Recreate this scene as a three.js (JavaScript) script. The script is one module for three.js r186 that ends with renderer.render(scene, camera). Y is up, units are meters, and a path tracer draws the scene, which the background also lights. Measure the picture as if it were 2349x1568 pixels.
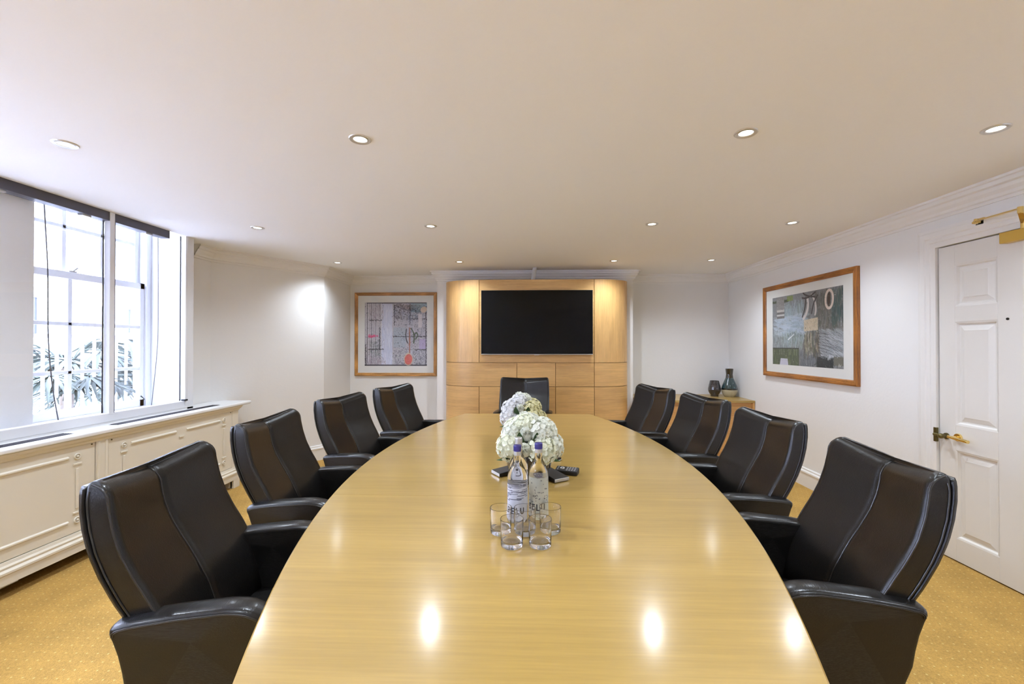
import * as THREE from 'three';
import { RoundedBoxGeometry } from 'three/addons/geometries/RoundedBoxGeometry.js';
import { mergeGeometries, mergeVertices, toCreasedNormals } from 'three/addons/utils/BufferGeometryUtils.js';

// ------------------------------------------------------------------ camera, sky, exposure
const scene = new THREE.Scene();
const CAM_H = 1.40, FPX = 1000;
const camera = new THREE.PerspectiveCamera(2 * Math.atan(784 / FPX) * 180 / Math.PI, 2349 / 1568, 0.05, 120);
camera.rotation.order = 'YXZ';
camera.position.set(0, CAM_H, 0);
camera.rotation.set(0.42 * Math.PI / 180, 1.97 * Math.PI / 180, 0);
camera.updateMatrixWorld(true);
const renderer = new THREE.WebGLRenderer({ antialias: true });
renderer.toneMapping = THREE.LinearToneMapping;
renderer.toneMappingExposure = 1.25;
renderer.shadowMap.enabled = true;
const SKY = new THREE.Color().setRGB(16.5, 18.4, 25.0);
scene.background = SKY;
const LAMP_CD = 3.35, LAMP_COLOR = new THREE.Color().setRGB(0.885, 1.0, 1.14);

// ------------------------------------------------------------------ helpers
function rng(seed) { let s = seed >>> 0; return () => { s = (s + 0x6d2b79f5) | 0; let t = Math.imul(s ^ (s >>> 15), 1 | s); t = (t + Math.imul(t ^ (t >>> 7), 61 | t)) ^ t; return ((t ^ (t >>> 14)) >>> 0) / 4294967296; }; }
const V = (x, y, z) => new THREE.Vector3(x, y, z);
const lin = (r, g, b) => new THREE.Color().setRGB(r, g, b);
const css = (s) => new THREE.Color(s);
const clamp = (x, a = 0, b = 1) => Math.min(b, Math.max(a, x));
const lerp = (a, b, t) => a + (b - a) * t;
const smooth = (a, b, x) => { const t = clamp((x - a) / (b - a)); return t * t * (3 - 2 * t); };
function interp(tab, x) {   // table of [x, y], x rising
  if (x <= tab[0][0]) return tab[0][1];
  for (let i = 1; i < tab.length; i++) if (x <= tab[i][0]) { const t = (x - tab[i - 1][0]) / (tab[i][0] - tab[i - 1][0]); return lerp(tab[i - 1][1], tab[i][1], t); }
  return tab[tab.length - 1][1];
}
const used = new Map();
function numbered(name) { const n = used.get(name) ?? 0; used.set(name, n + 1); return n ? name + '_' + String(n).padStart(3, '0') : name; }
function mesh(name, geo, mat, parent) {
  const o = new THREE.Mesh(geo, mat); o.name = parent ? name : numbered(name);
  o.castShadow = o.receiveShadow = true; (parent ?? scene).add(o); return o;
}
function tag(o, label, category, group, kind) { o.userData.label = label; o.userData.category = category; if (group) o.userData.group = group; if (kind) o.userData.kind = kind; return o; }
function thing(name, label, category, [x, y, z] = [0, 0, 0], turn = 0, group) {
  const o = new THREE.Group(); o.name = numbered(name); scene.add(o); o.position.set(x, y, z); o.rotation.y = turn; return tag(o, label, category, group);
}
function struct(name, geo, mat, label, category) { return tag(mesh(name, geo, mat), label, category, null, 'structure'); }
function structGroup(name, label, category, pos = [0, 0, 0], turn = 0) { const g = thing(name, label, category, pos, turn); g.userData.kind = 'structure'; return g; }
// uv in metres, planar by the dominant normal; grain = axis that u follows
function uvBox(g, grain = 'x') {
  g = g.index ? g.toNonIndexed() : g; const p = g.attributes.position, uv = new Float32Array(p.count * 2), a = V(), b = V(), c = V(), n = V();
  const ax = { x: 0, y: 1, z: 2 }[grain];
  for (let i = 0; i < p.count; i += 3) {
    a.fromBufferAttribute(p, i); b.fromBufferAttribute(p, i + 1); c.fromBufferAttribute(p, i + 2);
    n.copy(b).sub(a).cross(c.clone().sub(a)); const m = [Math.abs(n.x), Math.abs(n.y), Math.abs(n.z)], d = m.indexOf(Math.max(...m));
    let [u, v] = [0, 1, 2].filter((k) => k !== d); if (v === ax) [u, v] = [v, u];
    for (let k = 0; k < 3; k++) { uv[(i + k) * 2] = p.getComponent(i + k, u); uv[(i + k) * 2 + 1] = p.getComponent(i + k, v); }
  }
  g.setAttribute('uv', new THREE.BufferAttribute(uv, 2)); return g;
}
function flipWinding(g) { g = g.index ? g.toNonIndexed() : g; for (const k of Object.keys(g.attributes)) { const a = g.attributes[k], n = a.itemSize, v = a.array; for (let i = 0; i < a.count; i += 3) for (let c = 0; c < n; c++) { const t = v[(i + 1) * n + c]; v[(i + 1) * n + c] = v[(i + 2) * n + c]; v[(i + 2) * n + c] = t; } } return g; }
function shiftUv(g, du, dv) { const uv = g.attributes.uv; for (let i = 0; i < uv.count; i++) uv.setXY(i, uv.getX(i) + du, uv.getY(i) + dv); return g; }
// box from min to max corner; r rounds its edges
function bx(x0, x1, y0, y1, z0, z1, r = 0, grain = 'x') {
  const w = x1 - x0, h = y1 - y0, d = z1 - z0;
  const g = r ? new RoundedBoxGeometry(w, h, d, 2, Math.min(r, w / 2.01, h / 2.01, d / 2.01)) : new THREE.BoxGeometry(w, h, d);
  g.translate((x0 + x1) / 2, (y0 + y1) / 2, (z0 + z1) / 2); return uvBox(g, grain);
}
function merge(list) { return mergeGeometries(list.map((g) => { g = g.index ? g.toNonIndexed() : g; for (const k of Object.keys(g.attributes)) if (!['position', 'normal', 'uv'].includes(k)) g.deleteAttribute(k); return g; })); }
function tube(points, r, seg = 40, rad = 6, closed = false) { return new THREE.TubeGeometry(new THREE.CatmullRomCurve3(points, closed), seg, r, rad, closed); }
function cyl(a, b, r0, r1 = r0, seg = 16) {
  const d = b.clone().sub(a), g = new THREE.CylinderGeometry(r1, r0, d.length(), seg); g.translate(0, d.length() / 2, 0);
  g.applyQuaternion(new THREE.Quaternion().setFromUnitVectors(V(0, 1, 0), d.clone().normalize())); return g.translate(a.x, a.y, a.z);
}
function lathe(pts, seg = 40) { return new THREE.LatheGeometry(pts.map(([r, y]) => new THREE.Vector2(r, y)), seg); }
// closed rings -> skin with end caps; crease angle in radians (0 = all smooth)
function loft(rings, capA = true, capB = true, crease = 0) {
  const n = rings[0].length, m = rings.length, pos = [], uv = [], idx = [];
  for (let j = 0; j < m; j++) {
    let s = 0; for (let i = 0; i <= n; i++) { const p = rings[j][i % n]; if (i) s += p.distanceTo(rings[j][i - 1]); pos.push(p.x, p.y, p.z); uv.push(s, p.y); }
  }
  const w = n + 1;
  for (let j = 0; j < m - 1; j++) for (let i = 0; i < n; i++) { const a = j * w + i, b = a + 1, c = a + w, d = c + 1; idx.push(a, b, d, a, d, c); }
  const cap = (j, flip) => { const c = V(); rings[j].forEach((p) => c.add(p)); c.multiplyScalar(1 / n); const k = pos.length / 3; pos.push(c.x, c.y, c.z); uv.push(0, c.y); for (let i = 0; i < n; i++) { const a = j * w + i, b = a + 1; if (flip) idx.push(k, a, b); else idx.push(k, b, a); } };
  if (capA) cap(0, false); if (capB) cap(m - 1, true);
  let g = new THREE.BufferGeometry(); g.setAttribute('position', new THREE.Float32BufferAttribute(pos, 3)); g.setAttribute('uv', new THREE.Float32BufferAttribute(uv, 2)); g.setIndex(idx);
  if (crease) return toCreasedNormals(g.toNonIndexed(), crease);
  const nn = g.clone(); nn.deleteAttribute('uv'); const mv = mergeVertices(nn, 1e-5); mv.computeVertexNormals();   // smooth across the uv seam
  const key = (x, y, z) => Math.round(x * 1e5) + '_' + Math.round(y * 1e5) + '_' + Math.round(z * 1e5), nm = new Map(), mp = mv.attributes.position, mn = mv.attributes.normal;
  for (let i = 0; i < mp.count; i++) nm.set(key(mp.getX(i), mp.getY(i), mp.getZ(i)), i);
  const gp = g.attributes.position, no = new Float32Array(gp.count * 3);
  for (let i = 0; i < gp.count; i++) { const k = nm.get(key(gp.getX(i), gp.getY(i), gp.getZ(i))) ?? 0; no[i * 3] = mn.getX(k); no[i * 3 + 1] = mn.getY(k); no[i * 3 + 2] = mn.getZ(k); }
  g.setAttribute('normal', new THREE.BufferAttribute(no, 3)); return g;
}
// sweep of a profile [[out, y], ...] along a plan path [[x, z], ...]; side +1: 'out' is to the right of the walking direction
function sweep(path, profile, side = 1) {
  const rings = path.map((p, i) => {
    const dir = (a, b) => { const d = new THREE.Vector2(b[0] - a[0], b[1] - a[1]).normalize(); return d; };
    const nrm = (d) => new THREE.Vector2(-d.y, d.x).multiplyScalar(side);
    let m;
    if (i === 0) m = nrm(dir(p, path[1])); else if (i === path.length - 1) m = nrm(dir(path[i - 1], p));
    else { const a = nrm(dir(path[i - 1], p)), b = nrm(dir(p, path[i + 1])); m = a.clone().add(b); m.multiplyScalar(1 / Math.max(0.25, m.dot(a))); }
    return profile.map(([o, y]) => V(p[0] + m.x * o, y, p[1] + m.y * o));
  });
  const g = loft(rings, true, true, 0.3), c = g.attributes.position;
  // outward orientation is not needed (both sides draw), uv in metres
  void c; return uvBox(g, 'y');
}
// ------------------------------------------------------------------ tiling noise and textures
function hash(x, y, s) { let h = Math.imul(x, 374761393) ^ Math.imul(y, 668265263) ^ Math.imul(s, 2246822519); h = Math.imul(h ^ (h >>> 13), 1274126177); return ((h ^ (h >>> 16)) >>> 0) / 4294967296; }
function pn(x, y, px, py, s) {
  const xi = Math.floor(x), yi = Math.floor(y), fx = x - xi, fy = y - yi, ux = fx * fx * (3 - 2 * fx), uy = fy * fy * (3 - 2 * fy), m = (a, b) => ((a % b) + b) % b;
  const x0 = m(xi, px), x1 = m(xi + 1, px), y0 = m(yi, py), y1 = m(yi + 1, py);
  return lerp(lerp(hash(x0, y0, s), hash(x1, y0, s), ux), lerp(hash(x0, y1, s), hash(x1, y1, s), ux), uy);
}
function dataTex(w, h, fn, srgb = true) {   // fn(u, v) -> [r, g, b] 0..255
  const d = new Uint8Array(w * h * 4);
  for (let y = 0; y < h; y++) for (let x = 0; x < w; x++) { const c = fn((x + 0.5) / w, (y + 0.5) / h), i = (y * w + x) * 4; d[i] = clamp(c[0], 0, 255); d[i + 1] = clamp(c[1], 0, 255); d[i + 2] = clamp(c[2], 0, 255); d[i + 3] = 255; }
  const t = new THREE.DataTexture(d, w, h); t.wrapS = t.wrapT = THREE.RepeatWrapping; t.magFilter = t.minFilter = THREE.LinearFilter; if (srgb) t.colorSpace = THREE.SRGBColorSpace; t.needsUpdate = true; return t;
}
function rep(t, metresU, metresV = metresU) { const c = t.clone(); c.repeat.set(1 / metresU, 1 / metresV); c.needsUpdate = true; return c; }
function woodTex(base, amp, seed, fine = 150, w = 1024, h = 1024) {   // 1 m x 1 m, grain along u
  return dataTex(w, h, (u, v) => {
    const warp = pn(u * 3, v * 4, 3, 4, seed) * 0.02;
    const a = pn(u * 2, (v + warp) * 12, 2, 12, seed + 1) - 0.5, b = pn(u * 4, (v + warp) * fine / 3, 4, Math.round(fine / 3), seed + 2) - 0.5;
    const c = pn(u * 6, v * fine, 6, fine, seed + 3) - 0.5, d = pn(u * 28, v * fine * 2, 28, fine * 2, seed + 4) - 0.5, e = pn(u * 3, v * 3, 3, 3, seed + 5) - 0.5;
    const k = 1 + amp * (0.55 * a + 0.5 * b + 0.55 * c + 0.35 * d + 0.45 * e);
    return [base[0] * k, base[1] * (1 + (k - 1) * 1.12), base[2] * (1 + (k - 1) * 1.4)];
  });
}
const T = {};
T.table = woodTex([172, 140, 72], 0.09, 11, 170);
T.panel = woodTex([213, 168, 104], 0.12, 31, 120);
T.oak = woodTex([168, 118, 56], 0.55, 51, 90, 512, 512);
T.oakR = woodTex([156, 98, 36], 0.5, 71, 80, 512, 512);
T.streak = dataTex(128, 2048, (u, v) => { const k = 255 * (0.6 * pn(u * 3, v * 330, 3, 330, 81) + 0.4 * pn(u * 7, v * 640, 7, 640, 82)); return [k, k, k]; }, false);
T.leather = dataTex(512, 512, (u, v) => { const a = pn(u * 90, v * 90, 90, 90, 3), b = pn(u * 180, v * 180, 180, 180, 4), c = pn(u * 36, v * 36, 36, 36, 5); const k = 255 * clamp(0.5 * a + 0.3 * b + 0.2 * c); return [k, k, k]; }, false);
T.plaster = dataTex(512, 512, (u, v) => { const k = 255 * (0.5 * pn(u * 60, v * 60, 60, 60, 8) + 0.3 * pn(u * 160, v * 160, 160, 160, 9) + 0.2 * pn(u * 12, v * 12, 12, 12, 10)); return [k, k, k]; }, false);
// carpet: 0.6 m tile, gold pile with small pale diamonds on a diagonal lattice
T.carpet = dataTex(1024, 1024, (u, v) => {
  const n = 12, cu = u * n, cv = v * n, row = Math.floor(cv), off = (row % 2) * 0.5;
  const fx = (((cu + off) % 1) + 1) % 1 - 0.5, fy = cv - row - 0.5, d = Math.abs(fx) + Math.abs(fy);
  const pile = 0.5 * pn(u * 256, v * 256, 256, 256, 21) + 0.5 * pn(u * 120, v * 120, 120, 120, 22), patch = pn(u * 5, v * 5, 5, 5, 23);
  const dot = 0.75 * (1 - smooth(0.05, 0.13, d + (pile - 0.5) * 0.08)), k = 0.84 + 0.24 * pile + 0.1 * (patch - 0.5);
  return [lerp(188 * k, 224, dot), lerp(147 * k, 202, dot), lerp(73 * k, 136, dot)];
});
T.carpetBump = dataTex(512, 512, (u, v) => { const k = 255 * (0.6 * pn(u * 200, v * 200, 200, 200, 41) + 0.4 * pn(u * 90, v * 90, 90, 90, 42)); return [k, k, k]; }, false);
const std = (o) => new THREE.MeshStandardMaterial({ side: THREE.DoubleSide, ...o }), phy = (o) => new THREE.MeshPhysicalMaterial({ side: THREE.DoubleSide, ...o });
const M = {
  ceiling: std({ color: lin(0.92, 0.915, 0.905), roughness: 0.95, bumpMap: rep(T.plaster, 1), bumpScale: 0.0004 }),
  wall: std({ color: lin(0.84, 0.83, 0.815), roughness: 0.9, bumpMap: rep(T.plaster, 1), bumpScale: 0.0005 }),
  trim: std({ color: lin(0.85, 0.835, 0.81), roughness: 0.5 }),
  door: std({ color: lin(0.80, 0.775, 0.73), roughness: 0.38, bumpMap: rep(T.plaster, 0.6), bumpScale: 0.0002 }),
  cream: std({ color: lin(0.79, 0.735, 0.62), roughness: 0.45, bumpMap: rep(T.plaster, 0.6), bumpScale: 0.0002 }),
  shelf: std({ color: lin(0.86, 0.865, 0.87), roughness: 0.35 }),
  whiteGloss: std({ color: lin(0.84, 0.85, 0.88), roughness: 0.4 }),
  carpet: std({ map: rep(T.carpet, 0.6), roughness: 1, bumpMap: rep(T.carpetBump, 0.5), bumpScale: 0.003 }),
  table: phy({ map: rep(T.table, 1.3, 0.9), roughness: 0.3, clearcoat: 1.0, clearcoatRoughness: 0.15, bumpMap: rep(T.streak, 1.5, 1.0), bumpScale: 0.00012 }),
  tableEdge: phy({ map: rep(T.table, 1.3, 0.9), color: lin(1.0, 0.97, 0.9), roughness: 0.35, clearcoat: 0.8, clearcoatRoughness: 0.12 }),
  panel: phy({ map: rep(T.panel, 1.1), roughness: 0.42, clearcoat: 0.4, clearcoatRoughness: 0.22 }),
  cabinet: phy({ map: rep(T.panel, 1.1), color: lin(1, 0.93, 0.82), roughness: 0.45, clearcoat: 0.25, clearcoatRoughness: 0.3 }),
  cabinetTop: phy({ map: rep(T.table, 1.0), roughness: 0.4, clearcoat: 0.4, clearcoatRoughness: 0.2 }),
  leather: phy({ color: lin(0.0065, 0.006, 0.006), roughness: 0.28, specularIntensity: 0.72, clearcoat: 0.2, clearcoatRoughness: 0.16, bumpMap: rep(T.leather, 0.16), bumpScale: 0.0004 }),
  piping: phy({ color: lin(0.012, 0.0115, 0.0115), roughness: 0.32, clearcoat: 0.4, clearcoatRoughness: 0.2 }),
  plasticBlack: std({ color: lin(0.012, 0.012, 0.013), roughness: 0.45 }),
  chrome: std({ color: lin(0.75, 0.75, 0.76), metalness: 1, roughness: 0.18 }),
  silver: std({ color: lin(0.6, 0.6, 0.6), metalness: 0.8, roughness: 0.35 }),
  brass: std({ color: lin(0.78, 0.58, 0.22), metalness: 1, roughness: 0.16 }),
  brassPaint: std({ color: lin(0.70, 0.47, 0.11), metalness: 0.75, roughness: 0.42 }),
  brassDark: std({ color: lin(0.16, 0.13, 0.05), metalness: 0.8, roughness: 0.4 }),
  glassPane: phy({ color: lin(0.97, 0.98, 0.99), transmission: 1, thickness: 0, roughness: 0.0, ior: 1.5 }),
  glass: phy({ color: lin(1, 1, 1), transmission: 1, thickness: 0.02, roughness: 0, ior: 1.5 }),
  water: phy({ color: lin(1, 1, 1), transmission: 1, thickness: 0.05, roughness: 0, ior: 1.42, attenuationColor: lin(0.93, 0.97, 0.95), attenuationDistance: 0.25 }),
  screen: phy({ color: lin(0.004, 0.004, 0.0042), roughness: 0.12, specularIntensity: 0.35 }),
  darkRail: std({ color: lin(0.075, 0.07, 0.085), roughness: 0.5 }),
  oak: phy({ map: rep(T.oak, 0.5), roughness: 0.5, clearcoat: 0.2, clearcoatRoughness: 0.3 }),
  oakR: phy({ map: rep(T.oakR, 0.5), roughness: 0.5, clearcoat: 0.2, clearcoatRoughness: 0.3 }),
  matBoard: std({ color: lin(0.82, 0.80, 0.745), roughness: 0.95 }),
  matBoardL: std({ color: lin(0.82, 0.81, 0.79), roughness: 0.95 }),
  outWall: std({ color: lin(0.76, 0.76, 0.77), roughness: 0.9 }),
  outGround: std({ color: lin(0.78, 0.78, 0.79), roughness: 0.95 }),
  outGlass: std({ color: lin(0.04, 0.045, 0.06), roughness: 0.15 }),
  bars: std({ color: lin(0.80, 0.80, 0.82), roughness: 0.5 }),
  brickDark: std({ color: lin(0.025, 0.025, 0.028), roughness: 0.8 }),
  cord: std({ color: lin(0.12, 0.12, 0.13), roughness: 0.8 }),
};

// ------------------------------------------------------------------ room shell
const W0 = -3.875, W1 = 2.30, PIER0 = -2.66, PIER1 = -2.45, SILL = 0.845, HEAD = 2.62;
const XR = 2.774, ZB = -6.10, XL = -3.20, ZF = 2.60, CEIL = 2.37;
struct('floor', bx(-3.5, 3.0, -0.1, 0, ZB - 0.1, ZF + 0.1), M.carpet, 'gold fitted carpet with small pale dots', 'floor');
struct('ceiling', merge([bx(-3.04, 3.0, CEIL, 2.64, ZB - 0.1, ZF + 0.1), bx(-3.4, -3.04, CEIL, 2.64, ZB - 0.1, W0), bx(-3.6, -3.04, CEIL, 2.64, W1, ZF + 0.1)]), M.ceiling, 'plain white ceiling with recessed downlights', 'ceiling');
const D0 = -3.040, D1 = -2.160, DH = 2.056;
struct('wall_right', merge([bx(XR, XR + 0.15, 0, CEIL, ZB - 0.1, D0), bx(XR, XR + 0.15, DH, CEIL, D0, D1), bx(XR, XR + 0.15, 0, CEIL, D1, ZF + 0.1)]), M.wall, 'white plastered wall beside the panelled door', 'wall');
struct('wall_back', bx(-2.6, XR + 0.1, 0, CEIL, ZB - 0.12, ZB), M.wall, 'white plastered wall behind the wood media unit', 'wall');
struct('wall_front', bx(-3.5, XR + 0.15, 0, CEIL, ZF, ZF + 0.12), M.wall, 'white plastered end wall facing the television', 'wall');
struct('wall_chimney_breast', bx(-1.185, 1.377, 0, CEIL, ZB, -5.72), M.wall, 'white chimney breast directly behind the wood media unit', 'wall');
const CA = [XL, -4.30], CB = [-2.505, -5.30];
{
  const s = new THREE.Shape(); [[CA[0], -CA[1]], [CB[0], -CB[1]], [CB[0], -ZB + 0.05], [-3.45, -ZB + 0.05], [-3.45, -CA[1]]].forEach(([x, y], i) => (i ? s.lineTo(x, y) : s.moveTo(x, y)));
  const g = new THREE.ExtrudeGeometry(s, { depth: CEIL, bevelEnabled: false }); g.rotateX(-Math.PI / 2);
  struct('wall_corner', uvBox(g), M.wall, 'white diagonal wall between the window and the square picture', 'wall');
}
struct('wall_left', merge([
  bx(-3.5, XL, 0, SILL - 0.03, W0, W1), bx(-3.5, XL, 0, CEIL, W1, ZF + 0.1), bx(-3.5, XL, 0, CEIL, CA[1] - 0.05, W0),
  bx(-3.5, -3.13, SILL - 0.03, HEAD, PIER0, PIER1), bx(-3.5, -3.34, SILL - 0.03, HEAD, -2.75, PIER0), ...[-1.56, -0.26, 1.04].map((z) => bx(-3.5, -3.13, SILL - 0.03, HEAD, z, z + 0.16)), bx(-3.55, -3.04, HEAD, HEAD + 0.08, W0 - 0.1, W1 + 0.1), bx(-3.5, -3.4, HEAD - 0.05, HEAD, W0, W1)]), M.wall, 'white window wall above the radiator cabinet', 'wall');
struct('trim_1', merge([bx(-3.5, -3.04, SILL - 0.03, HEAD, W0, W0 + 0.075, 0.004), bx(-3.5, -3.04, SILL - 0.03, SILL, W0, W1)]), M.whiteGloss, 'white window lining and sill board behind the glazed screen', 'window lining');
const cornice = [[0, 2.245], [0.010, 2.245], [0.012, 2.262], [0.024, 2.268], [0.028, 2.285], [0.044, 2.303], [0.052, 2.322], [0.064, 2.330], [0.067, 2.352], [0.080, 2.356], [0.082, CEIL], [0, CEIL]];
struct('trim_2', sweep([[XR, ZF], [XR, ZB], [1.377, ZB], [1.377, -5.72], [-1.185, -5.72], [-1.185, ZB], [CB[0], ZB], CB, CA, [XL, -4.06]], cornice, -1), M.trim, 'white stepped plaster cornice round the ceiling', 'cornice');
const skirting = [[0, 0], [0.022, 0], [0.022, 0.135], [0.029, 0.139], [0.028, 0.152], [0.014, 0.162], [0.015, 0.174], [0.006, 0.182], [0, 0.182]];
struct('baseboard_right', sweep([[XR, D0 - 0.125], [XR, ZB], [1.377, ZB]], skirting, -1), M.trim, 'white moulded skirting board under the wide picture', 'skirting');
struct('baseboard_left', sweep([[-1.185, ZB], [CB[0], ZB], CB, CA], skirting, -1), M.trim, 'white moulded skirting board below the square picture', 'skirting');
struct('baseboard_front', sweep([[XL, ZF], [XR, ZF], [XR, D1 + 0.125]], skirting, -1), M.trim, 'white moulded skirting board on the end wall', 'skirting');

// door, its architrave and fittings
{
  const arch = [[0, 0], [0.016, 0], [0.019, 0.03], [0.024, 0.036], [0.024, 0.06], [0.030, 0.068], [0.030, 0.100], [0.022, 0.110], [0.018, 0.128], [0, 0.128]];
  const jamb = [[D0, 0, -1, 0], [D0, DH, -1, 1], [D1, DH, 1, 1], [D1, 0, 1, 0]].map(([z, y, dz, dy]) => arch.map(([o, w]) => V(XR - o, y + dy * w, z + dz * w)));
  struct('trim_3', uvBox(loft(jamb, true, true, 0.3), 'y'), M.trim, 'white stepped architrave framing the panelled door', 'architrave');
  const door = structGroup('door_1', 'white six-panel door with brass lever handle and closer', 'door', [XR, 0, 0]);
  const z0 = -3.034, z1 = -2.166, y0 = 0.008, y1 = 2.050, cols = [[-2.925, -2.668], [-2.532, -2.275]], rows = [[0.153, 0.720], [0.885, 1.550], [1.650, 1.920]];
  mesh('core', bx(0.016, 0.044, y0, y1, z0, z1), M.door, door);
  for (const [a, b] of [[z0, cols[0][0]], [cols[0][1], cols[1][0]], [cols[1][1], z1]]) mesh('stile', bx(0.001, 0.017, y0, y1, a, b, 0.0015), M.door, door);
  for (const [a, b] of [[y0, rows[0][0]], [rows[0][1], rows[1][0]], [rows[1][1], rows[2][0]], [rows[2][1], y1]]) for (const [c, d] of cols) mesh('rail', bx(0.001, 0.017, a, b, c, d, 0.0015), M.door, door);
  for (const [c, d] of cols) for (const [a, b] of rows) {   // bolection slope then raised field
    const ring = (ins, x) => [V(x, a + ins, c + ins), V(x, b - ins, c + ins), V(x, b - ins, d - ins), V(x, a + ins, d - ins)];
    mesh('panel', uvBox(loft([ring(0, 0.001), ring(0.010, 0.004), ring(0.018, 0.0145), ring(0.026, 0.0145), ring(0.052, 0.006), ring(0.056, 0.004)], false, true, 0.1)), M.door, door);
  }
  mesh('lining', bx(0.07, 0.09, 0, DH, D0, D1), M.trim, door);
  const handle = mesh('handle', merge([cyl(V(0.001, 0.806, -2.905), V(-0.010, 0.806, -2.905), 0.026, 0.024, 28), cyl(V(-0.01, 0.806, -2.905), V(-0.045, 0.806, -2.905), 0.010, 0.010, 18), cyl(V(-0.047, 0.808, -2.925), V(-0.049, 0.800, -2.795), 0.0095, 0.0105, 20)]), M.brass, door); handle.userData.label = 'polished brass lever handle';
  const turn = mesh('thumb_turn', merge([cyl(V(0.001, 0.800, -2.985), V(-0.007, 0.800, -2.985), 0.021, 0.020, 26), cyl(V(-0.007, 0.80, -2.985), V(-0.03, 0.80, -2.985), 0.012, 0.016, 20), new THREE.SphereGeometry(0.017, 18, 12).translate(-0.036, 0.8, -2.985), cyl(V(-0.03, 0.802, -3.0), V(-0.03, 0.802, -3.04), 0.008, 0.011, 14)]), M.brassDark, door); turn.userData.label = 'dark brass thumb turn';
  mesh('strike_plate', bx(-0.022, -0.004, 0.752, 0.846, D0 - 0.016, D0 + 0.004, 0.002), M.brassDark, door);
  mesh('spyhole', cyl(V(0.002, 1.552, -2.612), V(-0.004, 1.552, -2.612), 0.007, 0.007, 16), M.plasticBlack, door);
  const closer = mesh('door_closer', bx(-0.046, 0.001, 1.984, 2.046, -2.613, -2.36, 0.004), M.brassPaint, door); closer.userData.label = 'gold painted door closer body';
  const bar = (a, b, w, t) => { const d = b.clone().sub(a), g = new THREE.BoxGeometry(w, t, d.length()); g.translate(0, 0, d.length() / 2); g.applyQuaternion(new THREE.Quaternion().setFromUnitVectors(V(0, 0, 1), d.clone().normalize())); return g.translate(a.x, a.y, a.z); };
  mesh('closer_arm', merge([bar(V(-0.055, 2.150, -2.735), V(-0.20, 2.112, -2.36), 0.022, 0.008), bar(V(-0.20, 2.102, -2.36), V(-0.03, 2.075, -2.5), 0.022, 0.008), cyl(V(-0.03, 2.04, -2.5), V(-0.03, 2.08, -2.5), 0.013, 0.013, 16), cyl(V(-0.2, 2.09, -2.36), V(-0.2, 2.122, -2.36), 0.012, 0.012, 16)].map((g) => uvBox(g))), M.brass, closer);
  mesh('arm_shoe', merge([bx(-0.062, -0.018, 2.138, 2.150, -2.75, -2.72, 0.002), cyl(V(-0.05, 2.135, -2.735), V(-0.05, 2.165, -2.735), 0.010, 0.010, 16), bx(-0.03, -0.016, 2.13, 2.17, -2.76, -2.71, 0.002)]), M.brass, closer);
}

// ------------------------------------------------------------------ sash windows, glazed screen, outside
function sashWindow(name, z0, z1, label) {   // z0 < z1
  const w = structGroup(name, label, 'window');
  mesh('box_frame', merge([bx(-3.50, -3.375, SILL, HEAD, z0, z0 + 0.045, 0.003), bx(-3.50, -3.375, SILL, HEAD, z1 - 0.045, z1, 0.003), bx(-3.50, -3.375, HEAD - 0.04, HEAD, z0, z1, 0.003), bx(-3.52, -3.37, SILL, SILL + 0.02, z0, z1, 0.003)]), M.whiteGloss, w);
  const sash = (nm, xa, xb, ya, yb, rowsY, bot, top) => {
    const a = z0 + 0.045, b = z1 - 0.045, st = 0.042;
    const f = mesh(nm, merge([bx(xa, xb, ya, yb, a, a + st, 0.003), bx(xa, xb, ya, yb, b - st, b, 0.003), bx(xa, xb, ya, ya + bot, a, b, 0.003), bx(xa, xb, yb - top, yb, a, b, 0.003)]), M.whiteGloss, w);
    const zs = [a + st, a + st + (b - a - 2 * st) / 3, a + st + 2 * (b - a - 2 * st) / 3, b - st], ys = [ya + bot, ...rowsY, yb - top];
    for (let k = 1; k < 3; k++) mesh('glazing_bar', bx(xa + 0.008, xb - 0.004, ya + bot, yb - top, zs[k] - 0.016, zs[k] + 0.016, 0.005), M.whiteGloss, f);
    for (const y of rowsY) mesh('glazing_bar', bx(xa + 0.008, xb - 0.004, y - 0.014, y + 0.014, a + st, b - st, 0.004), M.whiteGloss, f);
    for (let i = 0; i < 3; i++) for (let j = 0; j + 1 < ys.length; j++) { const g = new THREE.PlaneGeometry(zs[i + 1] - zs[i], ys[j + 1] - ys[j]); g.rotateY(Math.PI / 2); g.translate((xa + xb) / 2 - 0.004, (ys[j] + ys[j + 1]) / 2, (zs[i] + zs[i + 1]) / 2); mesh('pane', g, M.glassPane, f); }
    return f;
  };
  sash('lower_sash', -3.435, -3.395, 0.865, 1.945, [1.198, 1.558], 0.06, 0.052);
  sash('upper_sash', -3.485, -3.445, 1.890, HEAD - 0.04, [2.285], 0.052, 0.04);
  mesh('sash_fastener', merge([bx(-3.425, -3.40, 1.945, 1.957, z0 + 0.62, z0 + 0.68, 0.003), cyl(V(-3.41, 1.957, z0 + 0.64), V(-3.40, 1.985, z0 + 0.62), 0.006, 0.009, 12)]), M.silver, w);
  return w;
}
sashWindow('window_1', W0 + 0.075, -2.75, 'white sash window nearer the diagonal wall, palm outside');
sashWindow('window_2', PIER1, -1.56, 'white sash window mostly hidden behind the window pier');
sashWindow('window_4', -1.40, -0.26, 'white sash window level with the table end');
sashWindow('window_5', -0.10, 1.04, 'white sash window second from the end wall');
sashWindow('window_6', 1.20, 2.30, 'white sash window nearest the end wall');
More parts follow.
